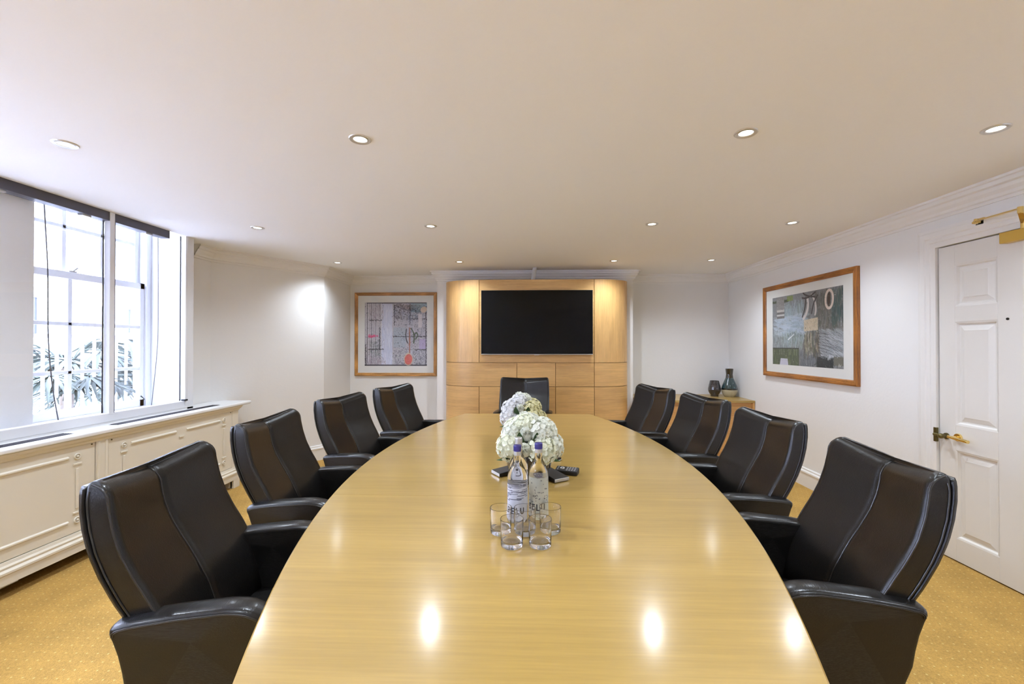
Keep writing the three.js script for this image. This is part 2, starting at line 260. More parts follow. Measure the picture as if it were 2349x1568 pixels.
{
  const s = structGroup('window_3', 'white framed secondary glazing screen standing on the sill', 'glazed screen');
  mesh('bottom_rail', bx(-3.085, -3.035, SILL, SILL + 0.062, W0 + 0.07, W1, 0.004), M.whiteGloss, s);
  mesh('mullion', bx(-3.078, -3.032, SILL + 0.05, CEIL, -3.104, -3.066, 0.003), M.whiteGloss, s);
  mesh('gasket', bx(-3.0815, -3.0775, SILL + 0.06, CEIL - 0.002, -3.066, -3.056), M.plasticBlack, s);
  mesh('gasket', bx(-3.036, -3.031, SILL + 0.06, CEIL - 0.004, -3.1065, -3.1035), M.darkRail, s);
  mesh('end_post', bx(-3.078, -3.032, SILL + 0.02, CEIL, -3.792, -3.770, 0.003), M.whiteGloss, s);
  mesh('gasket', bx(-3.082, -3.077, SILL + 0.05, CEIL - 0.002, -3.772, -3.763), M.plasticBlack, s);
  mesh('catch', bx(-3.06, -3.022, SILL + 0.062, SILL + 0.076, -3.79, -3.758, 0.002), M.plasticBlack, s);
  for (const [a, b] of [[-3.766, -3.104], [-3.06, -2.16], [-2.12, -1.14], [-1.10, 0.30], [0.34, W1]]) { const g = new THREE.PlaneGeometry(b - a, CEIL - SILL - 0.1); g.rotateY(Math.PI / 2); g.translate(-3.058, (CEIL + SILL) / 2, (a + b) / 2); mesh('pane', g, M.glassPane, s); }
  for (const z of [-2.16, -1.14, 0.30]) mesh('mullion', bx(-3.078, -3.032, SILL + 0.05, CEIL, z, z + 0.04, 0.003), M.whiteGloss, s);
}
{
  const r = thing('blind_rail', 'dark grey blind rail along the head of the glazed screen', 'blind rail', [-3.064, 2.306, -2.4]);
  mesh('rail', bx(-0.05, 0.027, 0, 0.066, -1.20, 4.6, 0.002, 'z'), M.darkRail, r);
  for (const z of [-1.02, -0.52, -0.02, 0.5]) mesh('bracket', bx(-0.03, 0.01, -0.012, 0.004, z - 0.03, z + 0.03, 0.003), M.silver, r);
  const C = (l) => l.map(([x, y, z]) => V(x + 3.064, y - 2.306, z + 2.4));
  mesh('cord', tube(C([[-3.13, 2.32, -2.715], [-3.12, 1.9, -2.73], [-3.115, 1.4, -2.735], [-3.11, 1.1, -2.76], [-3.11, 0.86, -2.80]]), 0.0035, 40, 6), M.cord, r);
  mesh('cord', tube(C([[-3.14, 2.33, -3.60], [-3.14, 1.8, -3.605], [-3.135, 1.4, -3.595], [-3.13, 0.86, -3.53]]), 0.003, 40, 6), M.cord, r);
}
// outside
struct('ground_outside', bx(-12, -3.55, -0.1, 0.0, -14, 9), M.outGround, 'pale paved ground of the light well', 'ground');
{
  const b = thing('house_facade', 'white painted house front across the light well', 'building', [-7.2, 0, -7]);
  mesh('wall', bx(-0.3, 0, 0, 3.3, -6, 16), M.outWall, b);
  mesh('string_course', bx(-0.05, 0.06, 2.25, 2.33, -6, 16), M.outWall, b);
  for (const [z, y0, y1, w] of [[-3.4, 1.0, 2.1, 0.9], [-0.35, 1.62, 2.05, 0.62], [1.1, 1.5, 2.1, 0.5], [3.1, 1.0, 2.1, 0.9]]) {
    const f = mesh('window', merge([bx(0, 0.05, y0 - 0.05, y1 + 0.05, z - w / 2 - 0.05, z - w / 2), bx(0, 0.05, y0 - 0.05, y1 + 0.05, z + w / 2, z + w / 2 + 0.05), bx(0, 0.05, y1, y1 + 0.05, z - w / 2, z + w / 2), bx(0, 0.07, y0 - 0.05, y0, z - w / 2, z + w / 2), bx(0, 0.04, y0, y1, z - 0.02, z + 0.02)]), M.outWall, b);
    mesh('pane', bx(0.001, 0.012, y0, y1, z - w / 2, z + w / 2), M.outGlass, f);
  }
}
{
  const g = thing('window_guard', 'white upright security bars outside the sash windows', 'window bars', [-3.66, 0, 0]);
  for (let z = -4.35; z < 2.4; z += 0.098) mesh('bar', cyl(V(0, 0.25, z), V(0, 2.62, z), 0.011, 0.011, 8), M.bars, g);
  for (const y of [0.30, 1.47, 2.56]) mesh('cross_rail', bx(-0.006, 0.006, y - 0.016, y + 0.016, -4.4, 2.4), M.bars, g);
}
tag(mesh('drainpipe', merge([cyl(V(-3.60, 0, -4.02), V(-3.60, 1.97, -4.02), 0.024, 0.024, 12), cyl(V(-3.6, 1.93, -4.02), V(-3.6, 1.99, -4.02), 0.03, 0.03, 12)]), M.brickDark), 'dark drainpipe outside the sash window', 'drainpipe');
{
  const R = rng(77), leafMats = [std({ color: lin(0.026, 0.040, 0.032), roughness: 0.7 }), std({ color: lin(0.034, 0.050, 0.040), roughness: 0.7 }), std({ color: lin(0.050, 0.068, 0.052), roughness: 0.7 })];
  const trunkMat = std({ color: lin(0.10, 0.08, 0.06), roughness: 0.9 });
  const blade = (len, w, droop) => {   // narrow folded leaf along +x
    const pos = [], idx = [], n = 6;
    for (let i = 0; i <= n; i++) { const t = i / n, ww = w * Math.sin(Math.PI * Math.min(0.97, 0.12 + t * 0.88)) ** 0.8, y = -droop * t * t * len; pos.push(t * len, y, -ww, t * len, y - ww * 0.5, 0, t * len, y, ww); }
    for (let i = 0; i < n; i++) for (let k = 0; k < 2; k++) { const a = i * 3 + k, b = a + 3; idx.push(a, a + 1, b, b, a + 1, b + 1); }
    const g = new THREE.BufferGeometry(); g.setAttribute('position', new THREE.Float32BufferAttribute(pos, 3)); g.setIndex(idx); g.computeVertexNormals(); return g;
  };
  const fan = (len) => { const list = []; for (let i = -8; i <= 8; i++) { const a = i * 0.155, g = blade(len * (0.72 + 0.28 * Math.cos(a)) * (0.9 + 0.2 * R()), 0.016, 0.15 + 0.35 * R()); g.rotateX((R() - 0.5) * 0.5); g.rotateZ((R() - 0.5) * 0.16); g.rotateY(a); list.push(g); } return mergeGeometries(list); };
  const palm = (label, x, z, h, fronds, len, lean) => {
    const p = thing('fan_palm', label, 'palm', [x, 0, z]);
    const c = [V(0, 0, 0), V(lean * 0.3, h * 0.5, 0), V(lean, h, 0)], tk = mesh('trunk', tube(c, 0.045, 20, 8), trunkMat, p); void tk;
    for (let i = 0; i < fronds; i++) {
      const a = i / fronds * Math.PI * 2 + R() * 0.5, up = 0.15 + 0.75 * R(), L = 0.22 + 0.26 * R(), e = V(lean + Math.cos(a) * L, h + L * up - 0.05, Math.sin(a) * L);
      const st = tube([V(lean, h - 0.03, 0), V(lean + Math.cos(a) * L * 0.5, h + L * up * 0.75, Math.sin(a) * L * 0.5), e], 0.008, 10, 5); st.deleteAttribute('uv');
      const fg = fan(len * (0.8 + 0.4 * R())); fg.rotateZ(0.35 - up * 0.3 - 0.3); fg.rotateY(-a); fg.translate(e.x, e.y, e.z);
      mesh('frond', mergeGeometries([st, fg]), leafMats[Math.floor(R() * 3)], p);
    }
  };
  palm('tall fan palm with fronds arching past the guard bars', -4.60, -4.20, 1.18, 15, 0.58, 0.0);
  palm('low fan palm with dark drooping fronds outside the window', -4.02, -3.66, 0.98, 13, 0.30, 0.02);
  palm('low fan palm standing behind the window guard bars', -5.15, -5.30, 0.72, 12, 0.50, -0.02);
}

// ------------------------------------------------------------------ radiator cabinet under the window and its shelf
{
  const XF = -2.881, c = thing('radiator_cabinet', 'long cream panelled radiator cabinet under the window', 'radiator cabinet', [XF, 0, -2.6]);
  const Z = (z) => z + 2.6, far = Z(-4.262), near = Z(2.30);
  mesh('carcass', merge([bx(-0.30, -0.012, 0.09, 0.798, near - 0.02, near), bx(-0.06, -0.014, 0.09, 0.20, far, near), bx(-0.30, 0.0, 0.0, 0.798, far, far + 0.088, 0.003), bx(-0.05, 0, 0.765, 0.80, far, near)]), M.cream, c);
  mesh('backing', bx(-0.075, -0.062, 0.19, 0.78, far + 0.05, near - 0.02), M.cream, c);
  mesh('cove_moulding', sweep([[0, near], [0, far], [-0.26, far]], [[0, 0.755], [0.006, 0.757], [0.010, 0.770], [0.022, 0.782], [0.028, 0.80], [0, 0.80]], 1), M.cream, c);
  mesh('plinth', sweep([[0, near], [0, far], [-0.26, far]], [[-0.018, 0.080], [0.018, 0.080], [0.018, 0.132], [0.026, 0.140], [0.026, 0.152], [0.014, 0.163], [0.017, 0.176], [0.008, 0.186], [0.004, 0.203], [-0.018, 0.203]], 1), M.cream, c);
  for (const z of [far + 0.044, Z(-2.865), Z(-1.2)]) mesh('foot', bx(-0.018, 0.016, 0, 0.082, z - 0.044, z + 0.044, 0.002), M.cream, c);
  const pil = mesh('pilaster', bx(-0.05, 0.004, 0.2, 0.768, Z(-2.906), Z(-2.824), 0.002), M.cream, c);
  mesh('flute', bx(0.002, 0.009, 0.23, 0.755, Z(-2.900), Z(-2.884), 0.002), M.cream, pil); mesh('flute', bx(0.002, 0.009, 0.23, 0.755, Z(-2.846), Z(-2.830), 0.002), M.cream, pil);
  const panel = (z0, z1, mids) => {
    const p = mesh('panel', bx(-0.028, -0.002, 0.207, 0.761, z0, z1, 0.002), M.cream, c);
    const a = z0 + 0.115, b = z1 - 0.115, stops = [a, ...mids, b], yt = 0.688, yb = 0.283, strip = (z, w, y) => mesh('moulding', loft([[V(-0.002, y - 0.011, z), V(0.007, y - 0.004, z), V(0.007, y + 0.004, z), V(-0.002, y + 0.011, z)], [V(-0.002, y - 0.011, z + w), V(0.007, y - 0.004, z + w), V(0.007, y + 0.004, z + w), V(-0.002, y + 0.011, z + w)]], true, true, 0.2), M.cream, p);
    for (let i = 0; i + 1 < stops.length; i++) { strip(stops[i] + 0.055, stops[i + 1] - stops[i] - 0.11, yt); strip(stops[i] + 0.055, stops[i + 1] - stops[i] - 0.11, yb); }
    for (const z of [a, b]) mesh('moulding', bx(-0.002, 0.006, yb + 0.075, yt - 0.075, z - 0.009, z + 0.009, 0.003), M.cream, p);
    for (const z of stops) for (const [y, s] of [[yt, -1], [yb, 1]]) {
      if (z === a || z === b) { const r = new THREE.TorusGeometry(0.017, 0.005, 6, 16); r.rotateY(Math.PI / 2); r.translate(0.002, y, z); mesh('rosette', merge([r, new THREE.SphereGeometry(0.009, 10, 8).translate(0.002, y, z)]), M.cream, p); }
      mesh('bar_ornament', bx(-0.002, 0.006, y + s * 0.048 - 0.006, y + s * 0.048 + 0.006, z - 0.026, z + 0.026, 0.002), M.cream, p);
    }
    for (const z of [z0 + 0.022, z1 - 0.022]) mesh('screw', cyl(V(-0.003, 0.745, z), V(0.001, 0.745, z), 0.005, 0.005, 10), M.brassDark, p);
  };
  panel(Z(-4.172), Z(-2.912), [Z(-3.545)]); panel(Z(-2.818), Z(-1.30), [Z(-2.06)]); panel(Z(-1.29), Z(0.5), [Z(-0.4)]); panel(Z(0.51), Z(2.28), [Z(1.4)]);
  tag(mesh('heating_pipe', tube([V(-2.93, 0.04, -1.2), V(-2.93, 0.045, -2.0), V(-2.935, 0.05, -2.42)], 0.008, 20, 8), M.whiteGloss), 'white heating pipe low under the radiator cabinet', 'pipe');
  const s = thing('window_shelf', 'white shelf with black ventilation grilles on the radiator cabinet', 'shelf', [-3.02, 0.80, -2.6]);
  mesh('board', bx(-0.178, 0.172, 0, 0.03, Z(-4.42), Z(2.33), 0.010), M.shelf, s);
  for (const [a, b] of [[-4.06, -3.02], [-2.72, -1.5]]) {
    const g = mesh('grille', bx(0.030, 0.098, 0.0295, 0.031, Z(a), Z(b)), M.plasticBlack, s);
    for (let k = 0; k < 4; k++) mesh('slat', bx(0.034 + k * 0.0165, 0.041 + k * 0.0165, 0.030, 0.034, Z(a) + 0.01, Z(b) - 0.01, 0, 'z'), M.darkRail, g);
  }
}

// ------------------------------------------------------------------ conference table
const TY = 0.740, halfW = (z) => 0.912 - (z + 2.56) ** 2 / 8.88;
{
  const t = thing('conference_table', 'long boat-shaped maple conference table with glossy top', 'table', [0, 0, 0]);
  const section = (za, zb) => {
    const rings = [], n = 26, out = (off, y) => { const L = []; for (let i = 0; i <= n; i++) { const z = lerp(zb, za, i / n); L.push(V(halfW(z) - off, y, z)); } for (let i = 0; i <= n; i++) { const z = lerp(za, zb, i / n); L.push(V(-halfW(z) + off, y, z)); } return L; };
    for (const [off, y] of [[0.012, 0.704], [0.003, 0.708], [0, 0.714], [0, 0.732], [0.002, 0.7375], [0.006, TY]]) rings.push(out(off, y));
    const g = loft(rings, false, false, 0.5), top = [], uvp = [];
    // flat lids as strips across the width
    const L = (off, y, flip) => { for (let i = 0; i < n; i++) { const z = lerp(za, zb, i / n), w = lerp(za, zb, (i + 1) / n), a = halfW(z) - off, b = halfW(w) - off; const q = [[-a, z], [a, z], [b, w], [-a, z], [b, w], [-b, w]]; if (flip) q.reverse(); for (const [x, zz] of q) { top.push(x, y, zz); uvp.push(x, zz); } } };
    L(0.006, TY, true); L(0.012, 0.704, false);
    const lid = new THREE.BufferGeometry(); lid.setAttribute('position', new THREE.Float32BufferAttribute(top, 3)); lid.setAttribute('uv', new THREE.Float32BufferAttribute(uvp, 2)); lid.computeVertexNormals();
    const o = mesh('top_section', lid, M.table, t); mesh('edge_band', uvBox(g, 'z'), M.tableEdge, o);
  };
  section(-4.205, -3.2006); section(-3.1994, -1.9056); section(-1.9044, -0.70);
  for (const z of [-3.55, -1.45]) { mesh('pedestal', bx(-0.26, 0.26, 0.03, 0.704, z - 0.04, z + 0.04, 0.004, 'y'), M.panel, t); mesh('pedestal_foot', bx(-0.34, 0.34, 0, 0.03, z - 0.11, z + 0.11, 0.006), M.plasticBlack, t); }
  mesh('beam', bx(-0.03, 0.03, 0.56, 0.66, -3.55, -1.45, 0.003), M.panel, t);
}

// ------------------------------------------------------------------ leather armchairs (local: +z forward, origin on the floor below the rear ends of the arms)
const rearZ = (y) => interp([[0.40, 0.115], [0.5, 0.085], [0.6, 0.042], [0.685, 0.0], [0.724, -0.021], [0.783, -0.050], [0.845, -0.073], [0.906, -0.089], [0.961, -0.097], [1.03, -0.100]], y);
const seamZ = (y) => interp([[0.40, 0.150], [0.47, 0.165], [0.55, 0.150], [0.62, 0.128], [0.695, 0.092], [0.724, 0.077], [0.778, 0.046], [0.841, 0.016], [0.904, -0.003], [0.956, -0.013], [0.993, -0.018], [1.03, -0.022]], y);
const backW = (y) => interp([[0.40, 0.250], [0.6, 0.266], [0.70, 0.276], [0.85, 0.277], [1.03, 0.270]], y);
function makeChair() {
  const c = thing('conference_chair', '', 'chair', [0, 0, 0], 0, 'black leather chairs round the conference table');
  // backrest: two padded halves meeting at a centre crease, shell behind it
  const N = 44, ring = (yv, front, rear, inset, topDip) => {   // front/rear: functions of y; loop goes across the front then back along the rear
    const w = backW(yv) - inset, L = [];
    for (let i = 0; i <= N; i++) {
      const u = -1 + 2 * i / N, au = Math.abs(u), dip = topDip * (1 - au ** 1.25), side = smooth(0.93, 1.0, au);
      const pad = 0.005 * Math.sin(Math.PI * clamp(au / 0.9)) - 0.007 * (1 - smooth(0, 0.045, au));
      const z = front(yv) - 0.036 * (1 - au ** 1.7) + pad - side * side * 0.007;
      L.push(V(u * w, yv - dip, z));
    }
    for (let i = 1; i < 8; i++) { const s = i / 8; L.push(V(w, yv, lerp(front(yv) - 0.007, rear(yv), s))); }
    for (let i = 0; i <= N; i++) { const u = 1 - 2 * i / N, dip = topDip * (1 - Math.abs(u) ** 1.25); L.push(V(u * (w), yv - dip, rear(yv) - 0.036 * (1 - Math.abs(u) ** 1.7))); }
    for (let i = 1; i < 8; i++) { const s = i / 8; L.push(V(-w, yv, lerp(rear(yv), front(yv) - 0.007, s))); }
    return L;
  };
  const gap = (y) => rearZ(y) + 0.020;
  const ys = []; for (let y = 0.415; y < 0.985; y += 0.026) ys.push(y);
  const rings = ys.map((y) => ring(y, seamZ, gap, 0, 0.028 * smooth(0.75, 1.0, y)));
  for (const [y, f, i] of [[0.993, 0.002, 0.0], [1.006, 0.006, 0.002], [1.017, 0.012, 0.004], [1.026, 0.020, 0.008], [1.032, 0.030, 0.014], [1.034, 0.040, 0.021]]) rings.push(ring(y, (q) => seamZ(q) - f, (q) => gap(q) + 0.3 * Math.max(0, f - 0.022), i, 0.028));
  mesh('backrest', loft(rings, true, true), M.leather, c);
  // shell: follow the rear only (thin)
  const shell = (y, ins, top) => { const w = backW(y) - ins, L = []; for (let i = 0; i <= 20; i++) { const u = -1 + i / 10, d = top * (1 - Math.abs(u) ** 1.25); L.push(V(u * w, y - d, rearZ(y) + 0.016 - 0.036 * (1 - Math.abs(u) ** 1.7))); } for (let i = 0; i <= 20; i++) { const u = 1 - i / 10, d = top * (1 - Math.abs(u) ** 1.25); L.push(V(u * (w - 0.004), y - d, rearZ(y) - 0.048 * (1 - Math.abs(u) ** 1.9))); } return L; };
  const sr = ys.map((y) => shell(y, 0, 0.028 * smooth(0.75, 1.0, y))); for (const [y, i] of [[1.000, 0.001], [1.014, 0.004], [1.023, 0.010]]) sr.push(shell(y, i, 0.028));
  mesh('back_shell', loft(sr, true, true), M.leather, c);
  const seam = []; for (let y = 0.47; y <= 1.003; y += 0.02) seam.push(y);
  for (const s of [-1, 1]) {
    mesh('side_piping', tube(seam.map((y) => V(s * (backW(y) + 0.0005), y, seamZ(y) - 0.0095)).concat([V(s * 0.2695, 1.010, seamZ(1.01) - 0.018), V(s * 0.266, 1.021, seamZ(1.02) - 0.032), V(s * 0.262, 1.028, seamZ(1.02) - 0.05)]), 0.0032, 60, 6), M.piping, c);
    mesh('rear_piping', tube(seam.map((y) => V(s * (backW(y) + 0.0005), y, rearZ(y) + 0.0235)).concat([V(s * 0.268, 1.010, rearZ(1.01) + 0.026)]), 0.0028, 60, 6), M.piping, c);
  }
  mesh('centre_piping', tube(seam.map((y) => V(0, y - 0.028 * smooth(0.75, 1.0, y), seamZ(y) - 0.0415)).concat([V(0, 0.991, seamZ(1.02) - 0.056), V(0, 1.003, seamZ(1.02) - 0.078)]), 0.0036, 60, 6), M.piping, c);
  // arms: closed upholstered side panels with a padded top
  const topY = (z) => interp([[0, 0.667], [0.012, 0.671], [0.045, 0.677], [0.125, 0.685], [0.206, 0.689], [0.28, 0.692], [0.325, 0.686], [0.355, 0.674], [0.39, 0.650], [0.42, 0.612], [0.44, 0.560]], z);
  for (const s of [-1, 1]) {
    // outline of the side in (z, y): rear edge up, over the top, front edge down
    const O = []; for (const [z, y] of [[0.062, 0.385], [0.056, 0.455], [0.037, 0.506], [0.030, 0.552], [0.020, 0.598], [0.006, 0.641], [0.000, 0.655], [0.001, 0.664]]) O.push([z, y]);
    for (let z = 0.010; z <= 0.42; z += 0.02) O.push([z, topY(z)]);
    for (const p of [[0.440, 0.56], [0.448, 0.50], [0.448, 0.44], [0.444, 0.385]]) O.push(p);
    const cz = 0.23, cy = 0.52, R = (x, k, dy) => O.map(([z, y]) => V(s * x, lerp(cy, y, k) - dy * smooth(0.5, 0.64, y), lerp(cz, z, k)));
    const rr = [R(0.236, 0.93, 0.006), R(0.236, 0.965, 0.002), R(0.241, 0.985, 0.0), R(0.250, 0.996, 0.0), R(0.264, 1.003, -0.001), R(0.285, 1.003, -0.001), R(0.300, 0.998, 0), R(0.309, 0.985, 0.001), R(0.313, 0.962, 0.003), R(0.312, 0.93, 0.006)];
    mesh('arm', loft(s > 0 ? rr : rr, true, true), M.leather, c);
    for (const k of [0.955, 0.940]) mesh('arm_stitching', tube(R(0.3135, k, 0.003).slice(6, -3), 0.0016, 60, 5), M.piping, c);
  }
  // seat
  const sq = (y, w, z0, z1, r) => { const L = []; for (const [cx, cz, a0] of [[w - r, z1 - r, 0], [-w + r, z1 - r, 1], [-w + r, z0 + r, 2], [w - r, z0 + r, 3]]) for (let i = 0; i <= 6; i++) { const a = (a0 + i / 6) * Math.PI / 2; L.push(V(cx + r * Math.cos(a), y, cz + r * Math.sin(a))); } return L; };
  mesh('seat', loft([sq(0.36, 0.225, 0.10, 0.46, 0.03), sq(0.375, 0.236, 0.09, 0.478, 0.04), sq(0.43, 0.238, 0.085, 0.49, 0.04), sq(0.452, 0.236, 0.09, 0.486, 0.04), sq(0.464, 0.225, 0.10, 0.470, 0.05), sq(0.470, 0.19, 0.13, 0.44, 0.06), sq(0.471, 0.10, 0.2, 0.38, 0.06)], true, true), M.leather, c);
  mesh('gas_column', merge([cyl(V(0, 0.10, 0.25), V(0, 0.36, 0.25), 0.03, 0.025, 18), bx(-0.11, 0.11, 0.335, 0.365, 0.16, 0.36, 0.006)]), M.plasticBlack, c);
  for (let i = 0; i < 5; i++) {
    const a = i * Math.PI * 2 / 5 + 0.3, e = V(Math.cos(a) * 0.29, 0.075, 0.25 + Math.sin(a) * 0.29), f = mesh('base_arm', cyl(V(0, 0.115, 0.25), e, 0.026, 0.016, 10), M.chrome, c);
    const w = new THREE.CylinderGeometry(0.027, 0.027, 0.04, 16); w.rotateZ(Math.PI / 2); w.rotateY(a); w.translate(e.x, 0.027, e.z); mesh('castor', merge([w, cyl(V(e.x, 0.03, e.z), V(e.x, 0.08, e.z), 0.008, 0.008, 8)]), M.plasticBlack, f);
  }
  return c;
}
{
  const chair = makeChair(), spots = [
    ['R1', 1.159, -1.555, -98.9, 'black leather conference chair closest to the panelled door'],
    ['R2', 1.233, -2.396, -87.9, 'black leather conference chair in front of the wide abstract picture'],
    ['R3', 1.223, -3.206, -80.8, 'black leather conference chair in front of the blond cabinet with vases'],
    ['R4', 1.090, -3.960, -75.1, 'black leather side chair nearest the media unit, on the cabinet side'],
    ['L1', -1.141, -1.400, 100.6, 'black leather conference chair by the cabinet panel on the door side of the pilaster'],
    ['L2', -1.287, -2.241, 93.2, 'black leather conference chair beside the far panel of the radiator cabinet'],
    ['L3', -1.292, -3.132, 80.2, 'black leather conference chair in front of the white diagonal wall'],
    ['L4', -1.154, -3.924, 74.1, 'black leather conference chair under the square abstract picture'],
    ['E', -0.030, -4.925, -3.5, 'black leather conference chair at the table end below the television']];
  spots.forEach(([, x, z, a, label], i) => {
    const o = i ? chair.clone() : chair; if (i) { o.name = numbered('conference_chair'); scene.add(o); }
    o.position.set(x, 0, z); o.rotation.set(0, a * Math.PI / 180, 0); o.userData = { ...chair.userData, label };
  });
}

// ------------------------------------------------------------------ curved wood media unit and television
{
  const cx = 0.116, UF = -5.36, UB = -5.70, flat = 0.706, half = 1.166, u = thing('media_unit', 'curved maple veneer media unit of square panels behind the television', 'media unit', [cx, 0, UF]);
  // plan curve by arc length from the centre: flat, then a quarter ellipse to the back
  const pts = [[0, 0], [flat, 0]]; for (let i = 1; i <= 24; i++) { const a = i / 24 * Math.PI / 2; pts.push([flat + (half - flat) * Math.sin(a), -0.285 * (1 - Math.cos(a))]); } pts.push([half, UB - UF]);
  const acc = [0]; for (let i = 1; i < pts.length; i++) acc.push(acc[i - 1] + Math.hypot(pts[i][0] - pts[i - 1][0], pts[i][1] - pts[i - 1][1]));
  const END = acc[acc.length - 1];
  const at = (s, inset) => { const k = Math.abs(s), sg = Math.sign(s) || 1; let i = 1; while (i < acc.length - 1 && acc[i] < k) i++; const t = clamp((k - acc[i - 1]) / (acc[i] - acc[i - 1])), dx = pts[i][0] - pts[i - 1][0], dz = pts[i][1] - pts[i - 1][1], l = Math.hypot(dx, dz) || 1; return [sg * (lerp(pts[i - 1][0], pts[i][0], t) + dz / l * inset), lerp(pts[i - 1][1], pts[i][1], t) - dx / l * inset]; };
  let seed = 0;
  const panel = (s0, s1, y0, y1, grain) => {
    const g = 0.003, n = Math.max(2, Math.ceil((s1 - s0) / 0.05)), rings = []; s0 += g; s1 -= g; y0 += g; y1 -= g;
    for (let i = 0; i <= n; i++) { const s = lerp(s0, s1, i / n), [x, z] = at(s, 0), [xi, zi] = at(s, 0.033); rings.push([V(x, y0, z), V(x, y1, z), V(xi, y1, zi), V(xi, y0, zi)]); }
    const geo = loft(rings, true, true, 0.35), p = geo.attributes.position, uv = geo.attributes.uv; seed++;
    for (let i = 0; i < p.count; i++) { const a = p.getX(i) + seed * 0.37, b = p.getY(i) + seed * 0.61; if (grain === 'y') uv.setXY(i, b, a); else uv.setXY(i, a, b); }
    mesh('panel', geo, M.panel, u);
  };
  const core = []; for (let i = 0; i <= 40; i++) core.push(at(lerp(-END, END, i / 40), 0.034));
  const sh = new THREE.Shape(); core.forEach(([x, z], i) => (i ? sh.lineTo(x, -z) : sh.moveTo(x, -z))); const cg = new THREE.ExtrudeGeometry(sh, { depth: 2.196, bevelEnabled: false }); cg.rotateX(-Math.PI / 2); mesh('carcass', uvBox(cg), M.panel, u);
  const J1 = 1.186, J2 = 0.892, TOP = 2.21, F = flat;
  panel(-END, -F, J1, TOP, 'y'); panel(-F, F, J1, TOP, 'x'); panel(F, END, J1, TOP, 'y');
  panel(-END, -0.24, J2, J1, 'x'); panel(-0.24, 0.234, J2, J1, 'x'); panel(0.234, F, J2, J1, 'x'); panel(F, END, J2, J1, 'x');
  panel(-END, -F, 0.06, J2, 'x'); panel(-F, -0.24, 0.06, J2, 'x'); panel(-0.24, 0.234, 0.06, J2, 'x'); panel(0.234, F, 0.06, J2, 'x'); panel(F, END, 0.06, J2, 'x');
  const top = new THREE.ExtrudeGeometry(sh, { depth: 0.012, bevelEnabled: false }); top.rotateX(-Math.PI / 2); top.translate(0, 2.196, 0); mesh('top_board', uvBox(top), M.panel, u);
  const tv = thing('television', 'wide black flat television mounted on the wood media unit', 'television', [0.119, 1.285, -5.318]);
  mesh('casing', bx(-0.680, 0.680, 0.004, 0.786, -0.030, 0.0, 0.004), M.plasticBlack, tv);
  mesh('screen', bx(-0.674, 0.674, 0.014, 0.780, -0.01, 0.0015), M.screen, tv);
  mesh('chin_strip', bx(-0.680, 0.680, 0.0, 0.006, -0.03, 0.0025, 0.001), M.silver, tv);
  mesh('badge', bx(-0.03, 0.03, -0.006, 0.004, -0.01, 0.004, 0.001), M.silver, tv);
  mesh('wall_bracket', bx(-0.25, 0.25, 0.2, 0.6, -0.042, -0.03), M.plasticBlack, tv);
  tag(mesh('cable_conduit', uvBox(cyl(V(0.075, 2.205, -5.44), V(0.098, CEIL, -5.46), 0.027, 0.027, 18)), std({ color: lin(0.62, 0.61, 0.60), roughness: 0.6 })), 'short grey cable conduit between media unit and ceiling', 'conduit');
}

// ------------------------------------------------------------------ framed abstract prints
function canvasTex(w, h, draw) { const c = document.createElement('canvas'); c.width = w; c.height = h; const g = c.getContext('2d'); draw(g, w, h); const t = new THREE.CanvasTexture(c); t.colorSpace = THREE.SRGBColorSpace; t.magFilter = THREE.LinearFilter; return t; }
function scumble(g, R, x, y, w, h, cols, n, len, wid, angle = null, alpha = 0.5) {
  for (let i = 0; i < n; i++) {
    const a = (angle === null ? R() * Math.PI : angle) + (R() - 0.5) * 0.5, l = len * (0.3 + R()), px = x + R() * w, py = y + R() * h;
    g.globalAlpha = alpha * (0.4 + 0.6 * R()); g.strokeStyle = cols[Math.floor(R() * cols.length)]; g.lineWidth = wid * (0.3 + R()); g.lineCap = 'round'; g.beginPath(); g.moveTo(px, py); g.quadraticCurveTo(px + Math.cos(a) * l / 2 + (R() - 0.5) * l * 0.3, py + Math.sin(a) * l / 2 + (R() - 0.5) * l * 0.3, px + Math.cos(a) * l, py + Math.sin(a) * l); g.stroke();
  }
  g.globalAlpha = 1;
}
function speckle(g, R, x, y, w, h, cols, n, size, alpha = 0.7) { for (let i = 0; i < n; i++) { g.globalAlpha = alpha * R(); g.fillStyle = cols[Math.floor(R() * cols.length)]; const s = size * (0.3 + R()); g.fillRect(x + R() * w, y + R() * h, s, s * (0.5 + R())); } g.globalAlpha = 1; }
